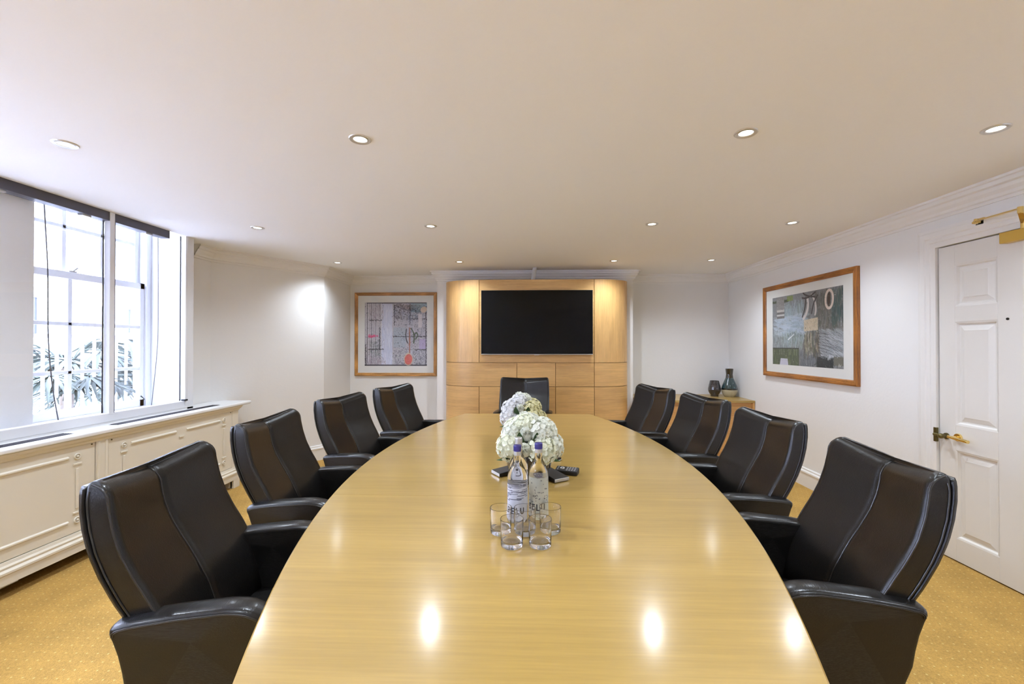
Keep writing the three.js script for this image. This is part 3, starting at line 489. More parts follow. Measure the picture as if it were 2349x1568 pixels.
const artLeft = canvasTex(900, 900, (g, W) => {
  const R = rng(5), k = W / 970, P = (v) => v * k;
  g.fillStyle = '#b9b4bd'; g.fillRect(0, 0, W, W);
  scumble(g, R, 0, 0, W, W, ['#cfc9d0', '#a9a5b2', '#8f8b98', '#d8d4da', '#b3a9ad'], 900, P(60), P(12));
  g.fillStyle = '#cdd0e6'; g.globalAlpha = 0.9; g.fillRect(P(265), P(20), P(165), P(930)); g.globalAlpha = 1;
  scumble(g, R, P(270), P(20), P(160), P(900), ['#d9dcf0', '#c3c8e0', '#e4e5f3'], 160, P(90), P(16), Math.PI / 2, 0.6);
  g.fillStyle = '#a9b3bf'; g.globalAlpha = 0.7; g.fillRect(P(450), P(380), P(190), P(310)); g.globalAlpha = 1;
  g.fillStyle = '#7f95a3'; g.globalAlpha = 0.85; g.fillRect(P(720), 0, P(250), P(150)); g.globalAlpha = 1;
  scumble(g, R, P(450), P(20), P(270), P(230), ['#2b262c', '#4a4148', '#6a5a60', '#1e1a20', '#8e7f84'], 420, P(30), P(9));
  scumble(g, R, P(700), P(30), P(170), P(240), ['#3d4452', '#55606e', '#2e2b33', '#6d7785'], 170, P(40), P(9));
  scumble(g, R, P(60), P(20), P(230), P(240), ['#d8c8cc', '#a08c94', '#5a4f57', '#c9b3ba', '#8d7a84'], 200, P(40), P(8), Math.PI / 2);
  scumble(g, R, P(60), P(570), P(190), P(260), ['#3d4a44', '#54625b', '#2b2e31', '#7b8781', '#9fa7a4'], 260, P(34), P(9));
  scumble(g, R, P(50), P(820), P(280), P(140), ['#a9929c', '#c8b7be', '#8b7d8d', '#d3c3c8', '#6e5f6d'], 180, P(36), P(9), Math.PI / 2);
  scumble(g, R, P(450), P(700), P(500), P(250), ['#2c2a33', '#4a4752', '#9c9aa2', '#c9c8c6', '#33323c', '#b8c0b2'], 560, P(22), P(8));
  scumble(g, R, P(700), P(270), P(250), P(400), ['#8e8287', '#b6a9ae', '#4c4449', '#6c6266', '#cbbfc3'], 260, P(34), P(8));
  speckle(g, R, P(440), 0, P(530), W, ['#191720', '#2a2730', '#e0dcd8', '#57505a'], 1500, P(10)); speckle(g, R, 0, 0, P(300), W, ['#2a2430', '#e3dde0', '#6c6070'], 700, P(9));
  for (let i = 0; i < 15; i++) { g.globalAlpha = 0.75; g.fillStyle = ['#e9e2e8', '#3b333d', '#f0ecf0', '#c9b9c2'][i % 4]; g.fillRect(P(14 + i * 17 + R() * 8), P(8), P(2 + R() * 6), P(940 - R() * 120)); }
  g.globalAlpha = 0.85; g.fillStyle = '#2a2228';
  for (const [y, a, b] of [[245, 690, 950], [265, 60, 260], [515, 440, 960], [710, 50, 290], [715, 780, 960]]) for (let x = a; x < b; x += 7) g.fillRect(P(x), P(y + (R() - 0.5) * 14), P(6 + R() * 8), P(5 + R() * 12));
  for (const [x, a, b] of [[455, 30, 350], [700, 20, 340], [230, 380, 720], [948, 60, 960], [8, 640, 970]]) for (let y = a; y < b; y += 7) g.fillRect(P(x + (R() - 0.5) * 12), P(y), P(5 + R() * 12), P(6 + R() * 9));
  g.fillStyle = '#231f28'; g.globalAlpha = 0.8; g.fillRect(0, P(950), W, P(20)); g.fillRect(P(30), 0, P(930), P(14)); g.globalAlpha = 1;
  g.fillStyle = '#d9bfa8'; g.globalAlpha = 0.9; g.beginPath(); g.ellipse(P(920), P(110), P(52), P(45), -0.5, 0, 7); g.fill(); g.fillStyle = '#dcd3d2'; g.fillRect(P(835), P(180), P(58), P(205)); g.globalAlpha = 1;
  g.fillStyle = '#d2527c'; for (let i = 0; i < 40; i++) { g.globalAlpha = 0.5; g.beginPath(); g.ellipse(P(65 + R() * 145), P(495 + R() * 38), P(14), P(9), 0, 0, 7); g.fill(); } g.globalAlpha = 1;
  g.strokeStyle = '#2b2b2d'; g.lineWidth = P(15); g.beginPath(); g.moveTo(P(652), P(410)); g.quadraticCurveTo(P(625), P(530), P(670), P(620)); g.stroke();
  g.strokeStyle = '#3a4a2a'; g.lineWidth = P(18); g.beginPath(); g.moveTo(P(720), P(395)); g.quadraticCurveTo(P(790), P(470), P(765), P(620)); g.stroke(); g.beginPath(); g.moveTo(P(770), P(520)); g.quadraticCurveTo(P(800), P(420), P(828), P(500)); g.quadraticCurveTo(P(800), P(560), P(790), P(560)); g.stroke();
  g.strokeStyle = '#94543c'; g.lineWidth = P(16); g.beginPath(); g.moveTo(P(700), P(390)); g.lineTo(P(702), P(790)); g.stroke(); scumble(g, R, P(690), P(380), P(24), P(400), ['#b4583f', '#6d4a34', '#c98a6c'], 60, P(24), P(8), Math.PI / 2);
  g.fillStyle = '#d6bfa0'; for (let i = 0; i < 22; i++) { const a = i / 22 * 6.28; g.globalAlpha = 0.7; g.beginPath(); g.ellipse(P(682 + Math.cos(a) * 62), P(868 + Math.sin(a) * 88), P(13), P(13), 0, 0, 7); g.fill(); }
  g.globalAlpha = 1; g.fillStyle = '#c94f36'; g.beginPath(); g.ellipse(P(684), P(870), P(58), P(80), 0.1, 0, 7); g.fill(); scumble(g, R, P(640), P(800), P(80), P(130), ['#d9644a', '#b83f2c', '#e07a58'], 80, P(26), P(8));
  g.fillStyle = '#b9a4d0'; g.globalAlpha = 0.7; g.fillRect(P(850), P(560), P(100), P(150)); g.globalAlpha = 1;
});
const artRight = canvasTex(1200, 820, (g, W, H) => {
  const R = rng(9), X = (v) => v / 850 * W, Y = (v) => v / 850 * H;   // design grid 850 x 850, stretched
  g.fillStyle = '#868789'; g.fillRect(0, 0, W, H);
  scumble(g, R, 0, 0, W, H, ['#7d7d80', '#6a6b66', '#8f9494', '#5d5f5a'], 700, X(60), X(12), Math.PI / 2);
  scumble(g, R, X(160), Y(60), X(270), Y(480), ['#9fb0ba', '#b1bfc8', '#879aa3', '#7a8780', '#a7b2ae'], 520, X(90), X(12), Math.PI / 2);
  scumble(g, R, 0, Y(260), X(400), Y(220), ['#b4c2d0', '#a3b3c0', '#c3cdd6'], 300, X(80), X(16), 0.1);
  scumble(g, R, 0, Y(430), X(400), Y(200), ['#8f9d94', '#a9b7ba', '#6d7b62', '#c6d0d2', '#9aaab0'], 360, X(40), X(8), Math.PI / 2);
  scumble(g, R, X(560), 0, X(290), Y(420), ['#5a5550', '#6b655f', '#4d5546', '#6f6a62', '#7a7468'], 420, X(60), X(13), Math.PI / 2);
  scumble(g, R, X(740), 0, X(110), Y(330), ['#2f4746', '#3c5652', '#49655f', '#35403f'], 160, X(50), X(11), Math.PI / 2);
  scumble(g, R, X(600), Y(430), X(250), Y(280), ['#9aa3a8', '#b3bbc0', '#868d92', '#a9a9ad'], 420, X(50), X(8), 0.5);
  g.strokeStyle = '#3c3c40'; for (let i = 0; i < 9; i++) { g.lineWidth = X(4); g.globalAlpha = 0.75; g.beginPath(); g.moveTo(X(560 + R() * 40), Y(480 + i * 30)); g.quadraticCurveTo(X(690), Y(470 + i * 34), X(800), Y(540 + i * 34)); g.stroke(); } g.globalAlpha = 1;
  g.strokeStyle = '#d7dade'; for (let i = 0; i < 60; i++) { g.lineWidth = X(2.4); g.globalAlpha = 0.6; const a = X(560 + R() * 230), b = Y(430 + R() * 300); g.beginPath(); g.moveTo(a, b); g.lineTo(a + X(60 + R() * 60), b + Y(20 + R() * 60)); g.stroke(); } g.globalAlpha = 1;
  g.fillStyle = '#4d5638'; g.fillRect(0, Y(650), X(365), Y(200)); scumble(g, R, 0, Y(650), X(365), Y(190), ['#5d6d33', '#46503a', '#6f7d4a', '#3b3f30', '#51543f'], 360, X(36), X(9), Math.PI / 2);
  g.fillStyle = '#2c3028'; g.fillRect(0, Y(640), X(365), Y(12)); g.strokeStyle = '#b9c0a4'; for (const x of [20, 110, 130, 165, 235, 260, 300, 335]) { g.lineWidth = X(4); g.globalAlpha = 0.7; g.beginPath(); g.moveTo(X(x), Y(655)); g.lineTo(X(x + (R() - 0.5) * 24), Y(725)); g.stroke(); } g.globalAlpha = 1;
  g.fillStyle = '#c9c6d2'; g.beginPath(); g.moveTo(X(118), Y(770)); g.lineTo(X(215), Y(772)); g.lineTo(X(225), H); g.lineTo(X(105), H); g.fill();
  scumble(g, R, X(385), Y(650), X(200), Y(200), ['#5c6068', '#6d7278', '#484b55', '#7e8288'], 260, X(44), X(12), Math.PI / 2);
  g.fillStyle = '#23282a'; g.fillRect(X(580), Y(735), X(170), Y(115)); scumble(g, R, X(570), Y(725), X(180), Y(120), ['#1d2122', '#2f3739', '#242a2e'], 120, X(40), X(12)); speckle(g, R, X(620), Y(705), X(120), Y(36), ['#d9dcdf', '#b9bdc0'], 60, X(14));
  g.fillStyle = '#6c6a5c'; g.fillRect(X(755), Y(730), X(95), Y(90));
  g.fillStyle = '#8f8a86'; g.fillRect(X(62), Y(10), X(112), Y(160)); scumble(g, R, X(62), Y(14), X(110), Y(150), ['#a09b96', '#75706d'], 50, X(70), X(5), 0);
  g.fillStyle = '#3e4730'; g.fillRect(0, Y(45), X(58), Y(30)); g.fillRect(X(170), Y(48), X(62), Y(32)); g.fillStyle = '#7e8f3a'; g.globalAlpha = 0.7; g.fillRect(X(210), Y(10), X(80), Y(60)); g.globalAlpha = 1;
  g.fillStyle = '#beb8b0'; g.fillRect(X(65), Y(165), X(108), Y(28)); g.fillStyle = '#6e6864'; g.fillRect(X(65), Y(195), X(108), Y(26)); g.fillStyle = '#c6c2bc'; g.fillRect(X(65), Y(222), X(108), Y(22)); g.fillStyle = '#6e6864'; g.fillRect(X(65), Y(246), X(108), Y(28));
  g.fillStyle = '#cbb89a'; g.beginPath(); g.moveTo(X(430), Y(320)); g.lineTo(X(590), Y(300)); g.lineTo(X(592), Y(440)); g.lineTo(X(430), Y(450)); g.fill(); scumble(g, R, X(430), Y(305), X(155), Y(140), ['#d8c8ac', '#b9a585', '#a39a80', '#e0d4bd'], 160, X(22), X(6));
  scumble(g, R, X(430), Y(450), X(170), Y(220), ['#4a4236', '#66574a', '#c5b294', '#3e3b30', '#566043', '#d1c2a8'], 220, X(60), X(11), Math.PI / 2);
  g.strokeStyle = '#d9d1cc'; g.lineWidth = X(24); g.beginPath(); g.moveTo(X(425), Y(300)); g.quadraticCurveTo(X(500), Y(200), X(470), Y(70)); g.stroke(); g.lineWidth = X(16); g.beginPath(); g.moveTo(X(560), Y(270)); g.quadraticCurveTo(X(590), Y(150), X(520), Y(40)); g.stroke();
  g.strokeStyle = '#40383a'; g.lineWidth = X(13); for (const p of [[[410, 60], [470, 90], [560, 20]], [[455, 60], [450, 180], [410, 280]], [[520, 250], [540, 120], [590, 60]], [[420, 0], [440, 50], [560, 70]]]) { g.beginPath(); g.moveTo(X(p[0][0]), Y(p[0][1])); g.quadraticCurveTo(X(p[1][0]), Y(p[1][1]), X(p[2][0]), Y(p[2][1])); g.stroke(); }
  g.strokeStyle = '#d8c4b4'; g.lineWidth = X(20); g.beginPath(); g.ellipse(X(712), Y(120), X(38), Y(95), 0.05, 0, 7); g.stroke(); g.fillStyle = '#4f3f38'; g.beginPath(); g.ellipse(X(708), Y(120), X(17), Y(72), 0.05, 0, 7); g.fill();
  g.strokeStyle = '#dfe4e4'; g.lineWidth = X(12); g.beginPath(); g.moveTo(X(225), Y(540)); g.lineTo(X(300), Y(478)); g.stroke();
  scumble(g, R, X(180), Y(440), X(220), Y(60), ['#4d5a4c', '#31382f'], 60, X(18), X(5), Math.PI / 2);
  speckle(g, R, 0, 0, W, H, ['#2b2c2a', '#d3d6d4', '#56594f', '#a6a9a6'], 1500, X(6), 0.5);
  g.strokeStyle = '#d9d6d2'; g.lineWidth = X(3); g.beginPath(); g.moveTo(X(800), Y(830)); g.lineTo(X(808), Y(805)); g.lineTo(X(816), Y(830)); g.lineTo(X(826), Y(808)); g.stroke();
});
function framed(name, label, [x, y, z], turn, w, h, fw, mw, mh, frameMat, matMat, art) {   // faces local +z, origin at the centre on the wall
  const p = thing(name, label, 'picture', [x, y, z], turn);
  const a = w / 2, b = h / 2, t = 0.028, rail = (len, horiz) => {
    const pr = [[0, 0], [0, t], [fw * 0.25, t + 0.003], [fw * 0.85, t - 0.002], [fw, t - 0.010], [fw, 0]];   // mitred
    const ring = (e) => pr.map(([o, d]) => V(e * (len / 2 - o), o, d));
    let g = loft([ring(-1), ring(1)], true, true, 0.3); g = uvBox(g, 'x'); void horiz; return g;
  };
  for (const [len, ang, ox, oy] of [[w, 0, 0, -b], [w, Math.PI, 0, b], [h, Math.PI / 2, a, 0], [h, -Math.PI / 2, -a, 0]]) { const g = shiftUv(rail(len), ang, ang * 2.3); g.rotateZ(ang); g.translate(ox, oy, 0); mesh('frame_rail', g, frameMat, p); }
  mesh('mat_board', bx(-a + fw * 0.9, a - fw * 0.9, -b + fw * 0.9, b - fw * 0.9, 0.002, 0.012), matMat, p);
  const pg = new THREE.PlaneGeometry(mw, mh); pg.translate(0, 0, 0.0128); mesh('print', pg, std({ map: art, roughness: 0.85 }), p);
  const gl = new THREE.PlaneGeometry(w - 2 * fw, h - 2 * fw); gl.translate(0, 0, 0.0165); mesh('glazing', gl, M.glassPane, p);
}
framed('framed_print', 'square oak-framed abstract print with orange spot on white mount', [-1.849, 1.555, ZB + 0.002], 0, 1.165, 1.175, 0.044, 0.885, 0.893, M.oak, M.matBoardL, artLeft);
framed('framed_print', 'wide brown-framed abstract print in grey and green beside door', [XR - 0.002, 1.558, -4.447], -Math.PI / 2, 1.445, 1.008, 0.050, 1.095, 0.735, M.oakR, M.matBoard, artRight);

// ------------------------------------------------------------------ low cabinet in the corner, vases
{
  const x0 = 1.40, x1 = XR - 0.006, zf = -5.42, c = thing('low_cabinet', 'low blond wood cabinet in the corner carrying two vases', 'cabinet', [x0, 0, ZB + 0.004]);
  const w = x1 - x0, d = zf - ZB;
  mesh('top', bx(-0.02, w, 0.698, 0.726, 0, d + 0.02, 0.002), M.cabinetTop, c);
  mesh('carcass', bx(0.001, w - 0.001, 0.09, 0.66, 0.01, d - 0.035), M.cabinet, c);
  mesh('recess_rail', bx(0, w, 0.655, 0.698, 0.02, d - 0.025), M.cabinet, c);
  mesh('plinth', bx(0.02, w, 0, 0.088, 0.02, d - 0.03), M.cabinet, c);
  mesh('side_panel', bx(w - 0.022, w, 0, 0.698, 0.0, d + 0.012), M.cabinet, c); mesh('side_panel', bx(0, 0.022, 0, 0.698, 0.0, d + 0.0), M.cabinet, c);
  for (let i = 0; i < 3; i++) { const a = 0.024 + i * (w - 0.048) / 3; mesh('door', bx(a + 0.002, a + (w - 0.048) / 3 - 0.002, 0.092, 0.652, d - 0.034, d - 0.016, 0.0015), M.cabinet, c); }
}
{
  const glaze = dataTex(256, 256, (u, v) => { const n = pn(u * 20, v * 20, 20, 20, 61), m = pn(u * 70, v * 70, 70, 70, 62), s = m > 0.87 ? 1 : 0; return [lerp(58 + 26 * n, 150, s), lerp(54 + 24 * n, 145, s), lerp(56 + 24 * n, 150, s)]; });
  const v1 = tag(mesh('vase', lathe([[0.0, 0], [0.048, 0], [0.050, 0.008], [0.047, 0.020], [0.062, 0.038], [0.078, 0.07], [0.080, 0.095], [0.072, 0.14], [0.062, 0.178], [0.056, 0.205], [0.053, 0.203], [0.06, 0.15], [0.07, 0.1], [0.05, 0.03], [0, 0.026]], 48), phy({ map: glaze, color: lin(0.42, 0.40, 0.42), roughness: 0.18, clearcoat: 1, clearcoatRoughness: 0.05 })), 'squat dark grey speckled glass vase on the corner cabinet', 'vase');
  v1.position.set(2.478, 0.726, -5.86);
  const v2 = thing('vase', 'tall bottle-necked vase banded in brown, teal, black and cream', 'vase', [2.655, 0.726, -5.82]);
  const prof = (y) => interp([[0, 0.060], [0.03, 0.082], [0.07, 0.097], [0.105, 0.100], [0.15, 0.088], [0.20, 0.066], [0.245, 0.047], [0.29, 0.041], [0.33, 0.045], [0.365, 0.049]], y);
  const band = (name, y0, y1, mat, lab) => { const L = []; for (let i = 0; i <= 14; i++) { const y = lerp(y0, y1, i / 14); L.push([prof(y), y]); } const o = mesh(name, lathe(L, 48), mat, v2); o.userData.label = lab; };
  const gloss = (r, g, b) => phy({ color: lin(r, g, b), roughness: 0.22, clearcoat: 1, clearcoatRoughness: 0.06 });
  band('foot_band', 0, 0.092, gloss(0.50, 0.45, 0.30), 'cream lower band'); band('waist_band', 0.092, 0.113, gloss(0.008, 0.010, 0.006), 'black waist band'); band('shoulder_band', 0.113, 0.245, gloss(0.022, 0.055, 0.060), 'teal shoulder band'); band('neck_band', 0.245, 0.365, gloss(0.032, 0.025, 0.010), 'brown neck');
  mesh('inside', lathe([[0.049, 0.365], [0.046, 0.366], [0.04, 0.33], [0.036, 0.29], [0.0, 0.26]], 40), gloss(0.03, 0.025, 0.015), v2); mesh('base', lathe([[0, 0.0005], [0.060, 0.0005]], 40), gloss(0.4, 0.36, 0.25), v2);
}

// ------------------------------------------------------------------ things on the table
{   // flowers
  const R = rng(31);
  const petalGeo = (s) => { const g = new THREE.PlaneGeometry(s, s * 1.05, 3, 3), p = g.attributes.position; for (let i = 0; i < p.count; i++) { let x = p.getX(i) / s, y = p.getY(i) / s; const r = Math.max(Math.abs(x), Math.abs(y)) * 2, l = Math.hypot(x, y) * 2; if (l > 0) { const k = r / l; x *= lerp(1, k, 0.9); y *= lerp(1, k, 0.9); } p.setXYZ(i, x * s, (y + 0.5) * s, 0.22 * s * (x * x * 4 + (y + 0.5) ** 2 * 0.9)); } return g; };
  const orient = (g, dir, spin, at) => { g.rotateZ(spin); g.applyQuaternion(new THREE.Quaternion().setFromUnitVectors(V(0, 0, 1), dir)); return g.translate(at.x, at.y, at.z); };
  const hydrangea = (r) => {   // ball of four-petalled florets
    const L = [new THREE.SphereGeometry(r * 0.86, 16, 12)]; const n = 96;
    for (let i = 0; i < n; i++) { const y = 1 - 2 * (i + 0.5) / n, a = i * 2.39996, q = Math.sqrt(1 - y * y), d = V(Math.cos(a) * q, y, Math.sin(a) * q); d.add(V(R() - 0.5, R() - 0.5, R() - 0.5).multiplyScalar(0.25)).normalize(); const at = d.clone().multiplyScalar(r * (0.86 + 0.14 * R())), sp = R() * 6; for (let k = 0; k < 4; k++) { const pg = petalGeo(r * (0.21 + 0.07 * R())); pg.rotateX(0.25 + 0.3 * R()); pg.rotateZ(k * Math.PI / 2); L.push(orient(pg, d, sp, at)); } }
    return merge(L);
  };
  const rose = (r) => {   // layered cupped petals opening upwards
    const L = [new THREE.SphereGeometry(r * 0.62, 14, 10)];
    for (const [n, tilt, s, lift] of [[5, 0.12, 0.75, 0.35], [6, 0.5, 0.95, 0.18], [7, 0.95, 1.1, 0.0], [8, 1.35, 1.05, -0.15]]) for (let k = 0; k < n; k++) { const pg = petalGeo(r * s); pg.translate(0, -r * 0.1, 0); pg.rotateX(-Math.PI / 2 + Math.PI / 2 - tilt + (R() - 0.5) * 0.25); pg.translate(0, r * lift, r * (0.16 + 0.2 * tilt)); pg.rotateY(k / n * 6.283 + tilt * 3 + (R() - 0.5) * 0.3); L.push(pg); }
    return merge(L);
  };
  const heads = [hydrangea(0.062), hydrangea(0.062), rose(0.050), rose(0.046)];
  const pm = [lin(0.93, 0.94, 0.86), lin(0.92, 0.93, 0.78), lin(0.78, 0.84, 0.52), lin(0.92, 0.92, 0.93), lin(0.84, 0.80, 0.52)].map((c) => phy({ color: c, roughness: 1, specularIntensity: 0.2, transmission: 0.35, thickness: 0 }));
  const leafM = std({ color: lin(0.03, 0.075, 0.022), roughness: 0.5 }), potM = phy({ color: lin(0.018, 0.012, 0.008), roughness: 0.12, clearcoat: 1, clearcoatRoughness: 0.04 });
  const leaf = () => { const g = new THREE.PlaneGeometry(0.05, 0.085, 4, 6), p = g.attributes.position; for (let i = 0; i < p.count; i++) { const y = p.getY(i) / 0.085 + 0.5, w = Math.sin(Math.PI * clamp(y * 0.92 + 0.06)) ** 0.7, x = p.getX(i) * w; p.setXYZ(i, x, y * 0.085, Math.abs(x) * 0.4 - 0.018 * y * y); } g.computeVertexNormals(); return g; };
  const leafG = leaf();
  const arrange = (label, [x, z], turn, palette) => {
    const f = thing('flower_arrangement', label, 'flowers', [x, TY, z], turn, 'flower bowls on the conference table');
    mesh('bowl', lathe([[0, 0.0005], [0.062, 0.0005], [0.082, 0.006], [0.102, 0.05], [0.112, 0.10], [0.115, 0.142], [0.111, 0.142], [0.104, 0.10], [0.09, 0.02], [0, 0.016]], 48), potM, f);
    const H = []; const put = (rad, y, n, off) => { for (let k = 0; k < n; k++) { const a = off + k / n * 6.283; H.push([Math.cos(a) * rad, y + (R() - 0.5) * 0.016, Math.sin(a) * rad]); } };
    put(0.104, 0.170, 8, 0.2); put(0.072, 0.232, 6, 0.7); put(0.028, 0.268, 3, 0.3); H.push([0.03, 0.20, 0.05], [-0.035, 0.19, -0.04]);
    H.forEach(([a, b, c], i) => {
      const k = i % 5 === 2 || i % 5 === 4 ? 2 + (i % 2) : i % 2, o = mesh('bloom', heads[k], pm[palette(a, b, c, i)], f), d = V(a, (b - 0.14) * 1.3, c).normalize();
      o.position.set(a, b, c); o.quaternion.setFromUnitVectors(V(0, 1, 0), d); o.scale.setScalar(0.9 + 0.2 * R());
    });
    for (let k = 0; k < 9; k++) { const o = mesh('leaf', leafG, leafM, f), a = k / 9 * 6.283 + 0.55, low = k % 3 === 0; o.position.set(Math.cos(a) * (low ? 0.10 : 0.085), low ? 0.145 : 0.20, Math.sin(a) * (low ? 0.10 : 0.085)); o.rotation.set(low ? 2.1 : 0.75, -a + Math.PI / 2, 0, 'YXZ'); o.scale.setScalar(low ? 0.9 : 0.75); }
  };
  arrange('bowl of creamy white hydrangeas and roses behind the water bottles', [0.009, -2.135], 0, (a, b, c, i) => (i % 4 === 3 ? 1 : b < 0.18 && i % 3 === 1 ? 1 : 0));
  arrange('bowl of white and pale green flowers nearer the television', [-0.030, -2.97], 0, (a, b, c, i) => (a > 0.055 && b < 0.24 ? 4 : a > -0.01 && c > 0.03 && b < 0.245 ? 2 : a < -0.02 ? 3 : 0));
}
{   // bottles
  const label = (kind) => canvasTex(1024, 768, (g, W, H) => {   // u round the bottle, v = print height
    const R = rng(kind === 'wave' ? 3 : 4); g.clearRect(0, 0, W, H);
    g.fillStyle = kind === 'wave' ? 'rgba(206,208,216,0.80)' : 'rgba(208,212,200,0.55)'; g.fillRect(0, kind === 'wave' ? H * 0.08 : 0, W, H);
    g.strokeStyle = '#3c3c46';
    if (kind === 'wave') { g.fillStyle = 'rgba(90,92,100,0.9)'; for (let i = 0; i < 17; i++) { const y = H * 0.085 + i ** 1.35 * 7.2; for (let k = 0; k < 5; k++) { const x = R() * W, l = W * (0.12 + 0.26 * R()) * (1 - i / 30); g.lineWidth = 4 + i * 0.5; g.globalAlpha = 0.95; g.beginPath(); g.moveTo(x, y + R() * 8); g.quadraticCurveTo(x + l / 2, y + 12 * R(), x + l, y - 8 * R()); g.stroke(); } } }
    else { for (let i = 0; i < 130; i++) { const y = H * (0.04 + 0.62 * R()), r = 3 + 9 * R(), x = R() * W; g.lineWidth = 4 + 3 * R(); g.globalAlpha = 0.95; g.beginPath(); g.ellipse(x, y, r, r * 0.8, 0, 0, 7); g.stroke(); } }
    g.globalAlpha = 1; g.fillStyle = '#26262b'; g.textBaseline = 'top';
    for (const c of [W * 0.25, W * 0.75]) { g.font = 'bold 168px sans-serif'; const tw = g.measureText('BELU').width; g.save(); g.translate(c, H * 0.60); g.scale(0.80, 1.05); g.fillText('BELU', -tw / 2, 0); g.restore(); g.fillStyle = 'rgba(80,80,86,0.9)'; for (let k = 0; k < 3; k++) g.fillRect(c - 95, H * 0.86 + k * 20, 190 - k * 30, 7); g.fillStyle = '#26262b'; }
  });
  const emblem = canvasTex(512, 256, (g) => { g.clearRect(0, 0, 512, 256); g.strokeStyle = '#4c4464'; g.lineWidth = 15; g.lineJoin = 'round'; g.beginPath(); g.moveTo(400, 200); g.lineTo(150, 175); g.quadraticCurveTo(70, 150, 110, 95); g.quadraticCurveTo(130, 60, 190, 80); g.quadraticCurveTo(250, 20, 330, 60); g.quadraticCurveTo(410, 70, 400, 150); g.stroke(); g.lineWidth = 11; g.beginPath(); g.moveTo(190, 160); g.lineTo(225, 95); g.lineTo(250, 160); g.lineTo(285, 90); g.lineTo(315, 160); g.lineTo(345, 110); g.stroke(); g.beginPath(); g.moveTo(150, 205); g.lineTo(420, 225); g.stroke(); });
  const blue = phy({ color: lin(0.022, 0.018, 0.17), roughness: 0.3, clearcoat: 0.5 });
  const texW = label('wave'), texB = label('bubble');
  const make = (lab, x, z, turn, kind, cap) => {
    const b = thing('water_bottle', lab, 'bottle', [x, TY, z], turn);
    const pr = [[0, 0.001], [0.031, 0.001], [0.0355, 0.004], [0.0370, 0.012], [0.0370, 0.165], [0.0355, 0.182], [0.030, 0.198], [0.0215, 0.214], [0.0165, 0.226], [0.0142, 0.240], [0.0132, 0.262], [0.0138, 0.268], [0.0138, 0.272], [0.0, 0.272]];
    mesh('glass_body', lathe(pr, 56), M.water, b);
    const g = new THREE.CylinderGeometry(0.0373, 0.0373, 0.150, 56, 1, true); g.translate(0, 0.088, 0);
    const m = std({ map: kind === 'wave' ? texW : texB, transparent: true, roughness: 0.7 }); const pl = mesh('printed_label', g, m, b); pl.userData.label = kind === 'wave' ? 'white label printed with ripples and black lettering' : 'clear label printed with bubbles and black lettering';
    if (kind === 'bubble') { const e = new THREE.CylinderGeometry(0.0369, 0.0374, 0.026, 24, 1, true, -0.75, 1.5); e.translate(0, 0.176, 0); mesh('emblem', e, std({ map: emblem, transparent: true, roughness: 0.7 }), b).rotation.y = -turn - 0.1; }
    const cm = cap === 'blue' ? blue : M.silver;
    mesh('cap_ring', lathe([[0.0141, 0.250], [0.0146, 0.252], [0.0146, 0.264], [0.0141, 0.265]], 30), M.silver, b);
    mesh('cap', lathe([[0.0146, 0.265], [0.0152, 0.267], [0.0152, 0.284], [0.0140, 0.288], [0, 0.288]], 30), cm, b);
  };
  make('ripple-printed water bottle with blue cap among the tumblers', -0.036, -1.632, 1.35, 'wave', 'blue');
  make('bubble-printed water bottle with blue cap among the tumblers', 0.044, -1.672, 1.25, 'bubble', 'blue');
  make('water bottle with silver cap hidden behind the ripple-printed bottle', -0.034, -1.765, 0.9, 'wave', 'silver');
}
{   // tumblers
  const g = lathe([[0, 0.001], [0.034, 0.001], [0.0365, 0.004], [0.0370, 0.010], [0.0378, 0.050], [0.0385, 0.0885], [0.0379, 0.0900], [0.0371, 0.0885], [0.0360, 0.050], [0.0348, 0.024], [0.0320, 0.0175], [0.022, 0.0158], [0, 0.0155]], 56);
  const spots = [[-0.050, -1.440, 'in front of the ripple-printed bottle'], [0.043, -1.443, 'in front of the bubble-printed bottle'], [-0.092, -1.539, 'beside the ripple-printed bottle, towards the window'], [0.082, -1.552, 'beside the bubble-printed bottle, towards the door'], [-0.008, -1.538, 'in the middle of the tumblers, against both bottles']];
  for (const [x, z, where] of spots) { const o = tag(mesh('tumbler', g, M.glass), 'clear thick-based glass tumbler ' + where, 'glass', 'tumblers round the water bottles'); o.position.set(x, TY, z); }
}
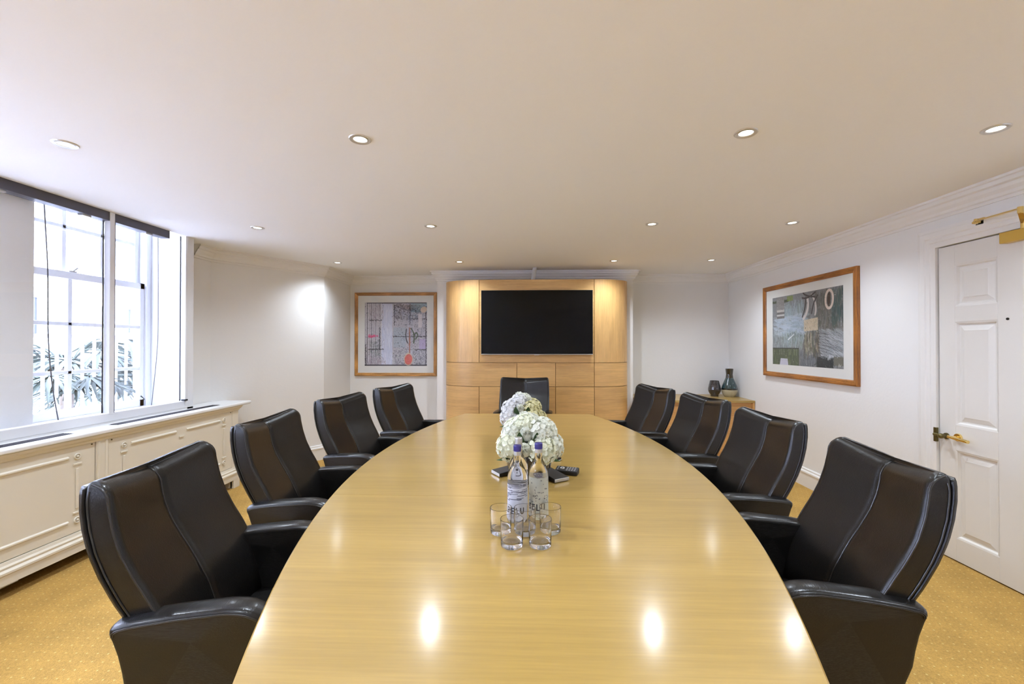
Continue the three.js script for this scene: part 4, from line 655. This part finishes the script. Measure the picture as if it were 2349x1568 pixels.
{   // conference phone behind the flowers and a pod further back
  const p = thing('conference_phone', 'black three-armed conference phone with keypad behind the flower bowl', 'phone', [0.03, TY + 0.0015, -2.33], 0);
  const arm = (a, len, w0, w1) => { const sh = new THREE.Shape(); sh.moveTo(-w0, 0.02); sh.lineTo(-w1, len); sh.lineTo(w1, len); sh.lineTo(w0, 0.02); sh.closePath(); const g = new THREE.ExtrudeGeometry(sh, { depth: 0.012, bevelEnabled: true, bevelSize: 0.002, bevelThickness: 0.002, bevelSegments: 1 }); g.rotateX(-Math.PI / 2); const q = g.attributes.position; for (let i = 0; i < q.count; i++) { const d = -q.getZ(i); q.setY(i, q.getY(i) * (1 + 1.6 * (1 - clamp(d / len))) + 0.004); } g.computeVertexNormals(); g.rotateY(a); return g; };
  for (const [a, len] of [[2.133, 0.222], [-2.573, 0.255], [0.2, 0.15]]) {
    const o = mesh('arm', arm(a, len, 0.035, 0.042), M.plasticBlack, p);
    const e = bx(-0.043, 0.043, 0.003, 0.017, -len - 0.004, -len + 0.001, 0.001); e.rotateY(a); mesh('silver_edge', e, M.silver, o);
  }
  mesh('hub', lathe([[0, 0.045], [0.03, 0.044], [0.055, 0.034], [0.062, 0.004], [0, 0.002]], 30), M.plasticBlack, p);
  const k = thing('phone_keypad', 'black remote keypad lying beside the flower bowl', 'keypad', [0.205, TY, -2.255], -0.32);
  const body = new RoundedBoxGeometry(0.118, 0.022, 0.062, 2, 0.006); { const q = body.attributes.position; for (let i = 0; i < q.count; i++) if (q.getY(i) > 0) q.setY(i, q.getY(i) + 0.008 * (0.5 - q.getZ(i) / 0.062)); body.translate(0, 0.011, 0); body.computeVertexNormals(); }
  mesh('body', uvBox(body), M.plasticBlack, k);
  const keyM = std({ color: lin(0.30, 0.30, 0.31), roughness: 0.5 });
  for (let i = 0; i < 4; i++) for (let j = 0; j < 3; j++) { const o = mesh('key', bx(-0.0045, 0.0045, 0, 0.003, -0.0055, 0.0055, 0.001), keyM, k); o.position.set(0.002 + i * 0.0135, 0.0255 - j * 0.0022, -0.017 + j * 0.0165); o.rotation.x = 0.12; }
  const ring = mesh('ring_key', new THREE.TorusGeometry(0.009, 0.003, 6, 18).rotateX(Math.PI / 2), M.silver, k); ring.position.set(-0.024, 0.0265, -0.002); ring.rotation.x = 0.12;
  for (let j = 0; j < 4; j++) { const o = mesh('key', bx(-0.003, 0.003, 0, 0.003, -0.003, 0.003, 0.001), keyM, k); o.position.set(-0.046, 0.0265 - j * 0.0016, -0.02 + j * 0.012); o.rotation.x = 0.12; }
  const m = thing('microphone_pod', 'small black microphone pod between the flower bowls', 'microphone', [0.165, TY, -2.52], 0.3);
  mesh('body', lathe([[0, 0.030], [0.018, 0.029], [0.030, 0.020], [0.034, 0.002], [0, 0.001]], 28), M.plasticBlack, m); mesh('trim_ring', new THREE.TorusGeometry(0.033, 0.002, 6, 30).rotateX(Math.PI / 2).translate(0, 0.006, 0), M.silver, m);
}

// ------------------------------------------------------------------ recessed downlights, each with its own lamp
{
  const lens = std({ color: lin(0.9, 0.9, 0.88), emissive: lin(1.0, 0.93, 0.82), emissiveIntensity: 9, roughness: 0.4 });
  const ringG = lathe([[0.030, -0.0005], [0.031, -0.004], [0.037, -0.0045], [0.0385, -0.0025], [0.046, -0.0065], [0.050, -0.003], [0.051, 0.0]], 44), lensG = lathe([[0, -0.0035], [0.018, -0.003], [0.030, -0.0008]], 32);
  const trimM = std({ color: lin(0.72, 0.71, 0.70), metalness: 0.65, roughness: 0.3 });
  const make = (x, z, label, group) => {
    const d = thing('downlight', label, 'downlight', [x, CEIL, z], 0, group);
    mesh('trim_ring', ringG, trimM, d); const l = mesh('lens', lensG, lens, d); l.castShadow = false;
    const s = new THREE.SpotLight(LAMP_COLOR, LAMP_CD, 0, 1.25, 1.0, 2); s.position.set(0, -0.012, 0); s.target.position.set(0, -2, 0); s.castShadow = true; s.shadow.radius = 1.3; d.add(s); d.add(s.target);
  };
  const X4 = [-2.225, -0.785, 1.0, 2.10], side = ['nearest window wall', 'second from window wall', 'second from door wall', 'nearest door wall'];
  const rowName = ['third row from the television', 'second row from the television', 'row nearest the television'];
  [-2.02, -3.52, -5.04].forEach((z, r) => X4.forEach((x, i) => make(x, z, 'round recessed downlight ' + side[i] + ', ' + rowName[r], 'recessed ceiling downlights')));
  [-0.52, 0.98].forEach((z, r) => X4.forEach((x, i) => make(x, z, 'round recessed downlight ' + side[i] + (r ? ', row close to the end wall' : ', row above the table end'), 'recessed ceiling downlights')));
}
renderer.render(scene, camera);
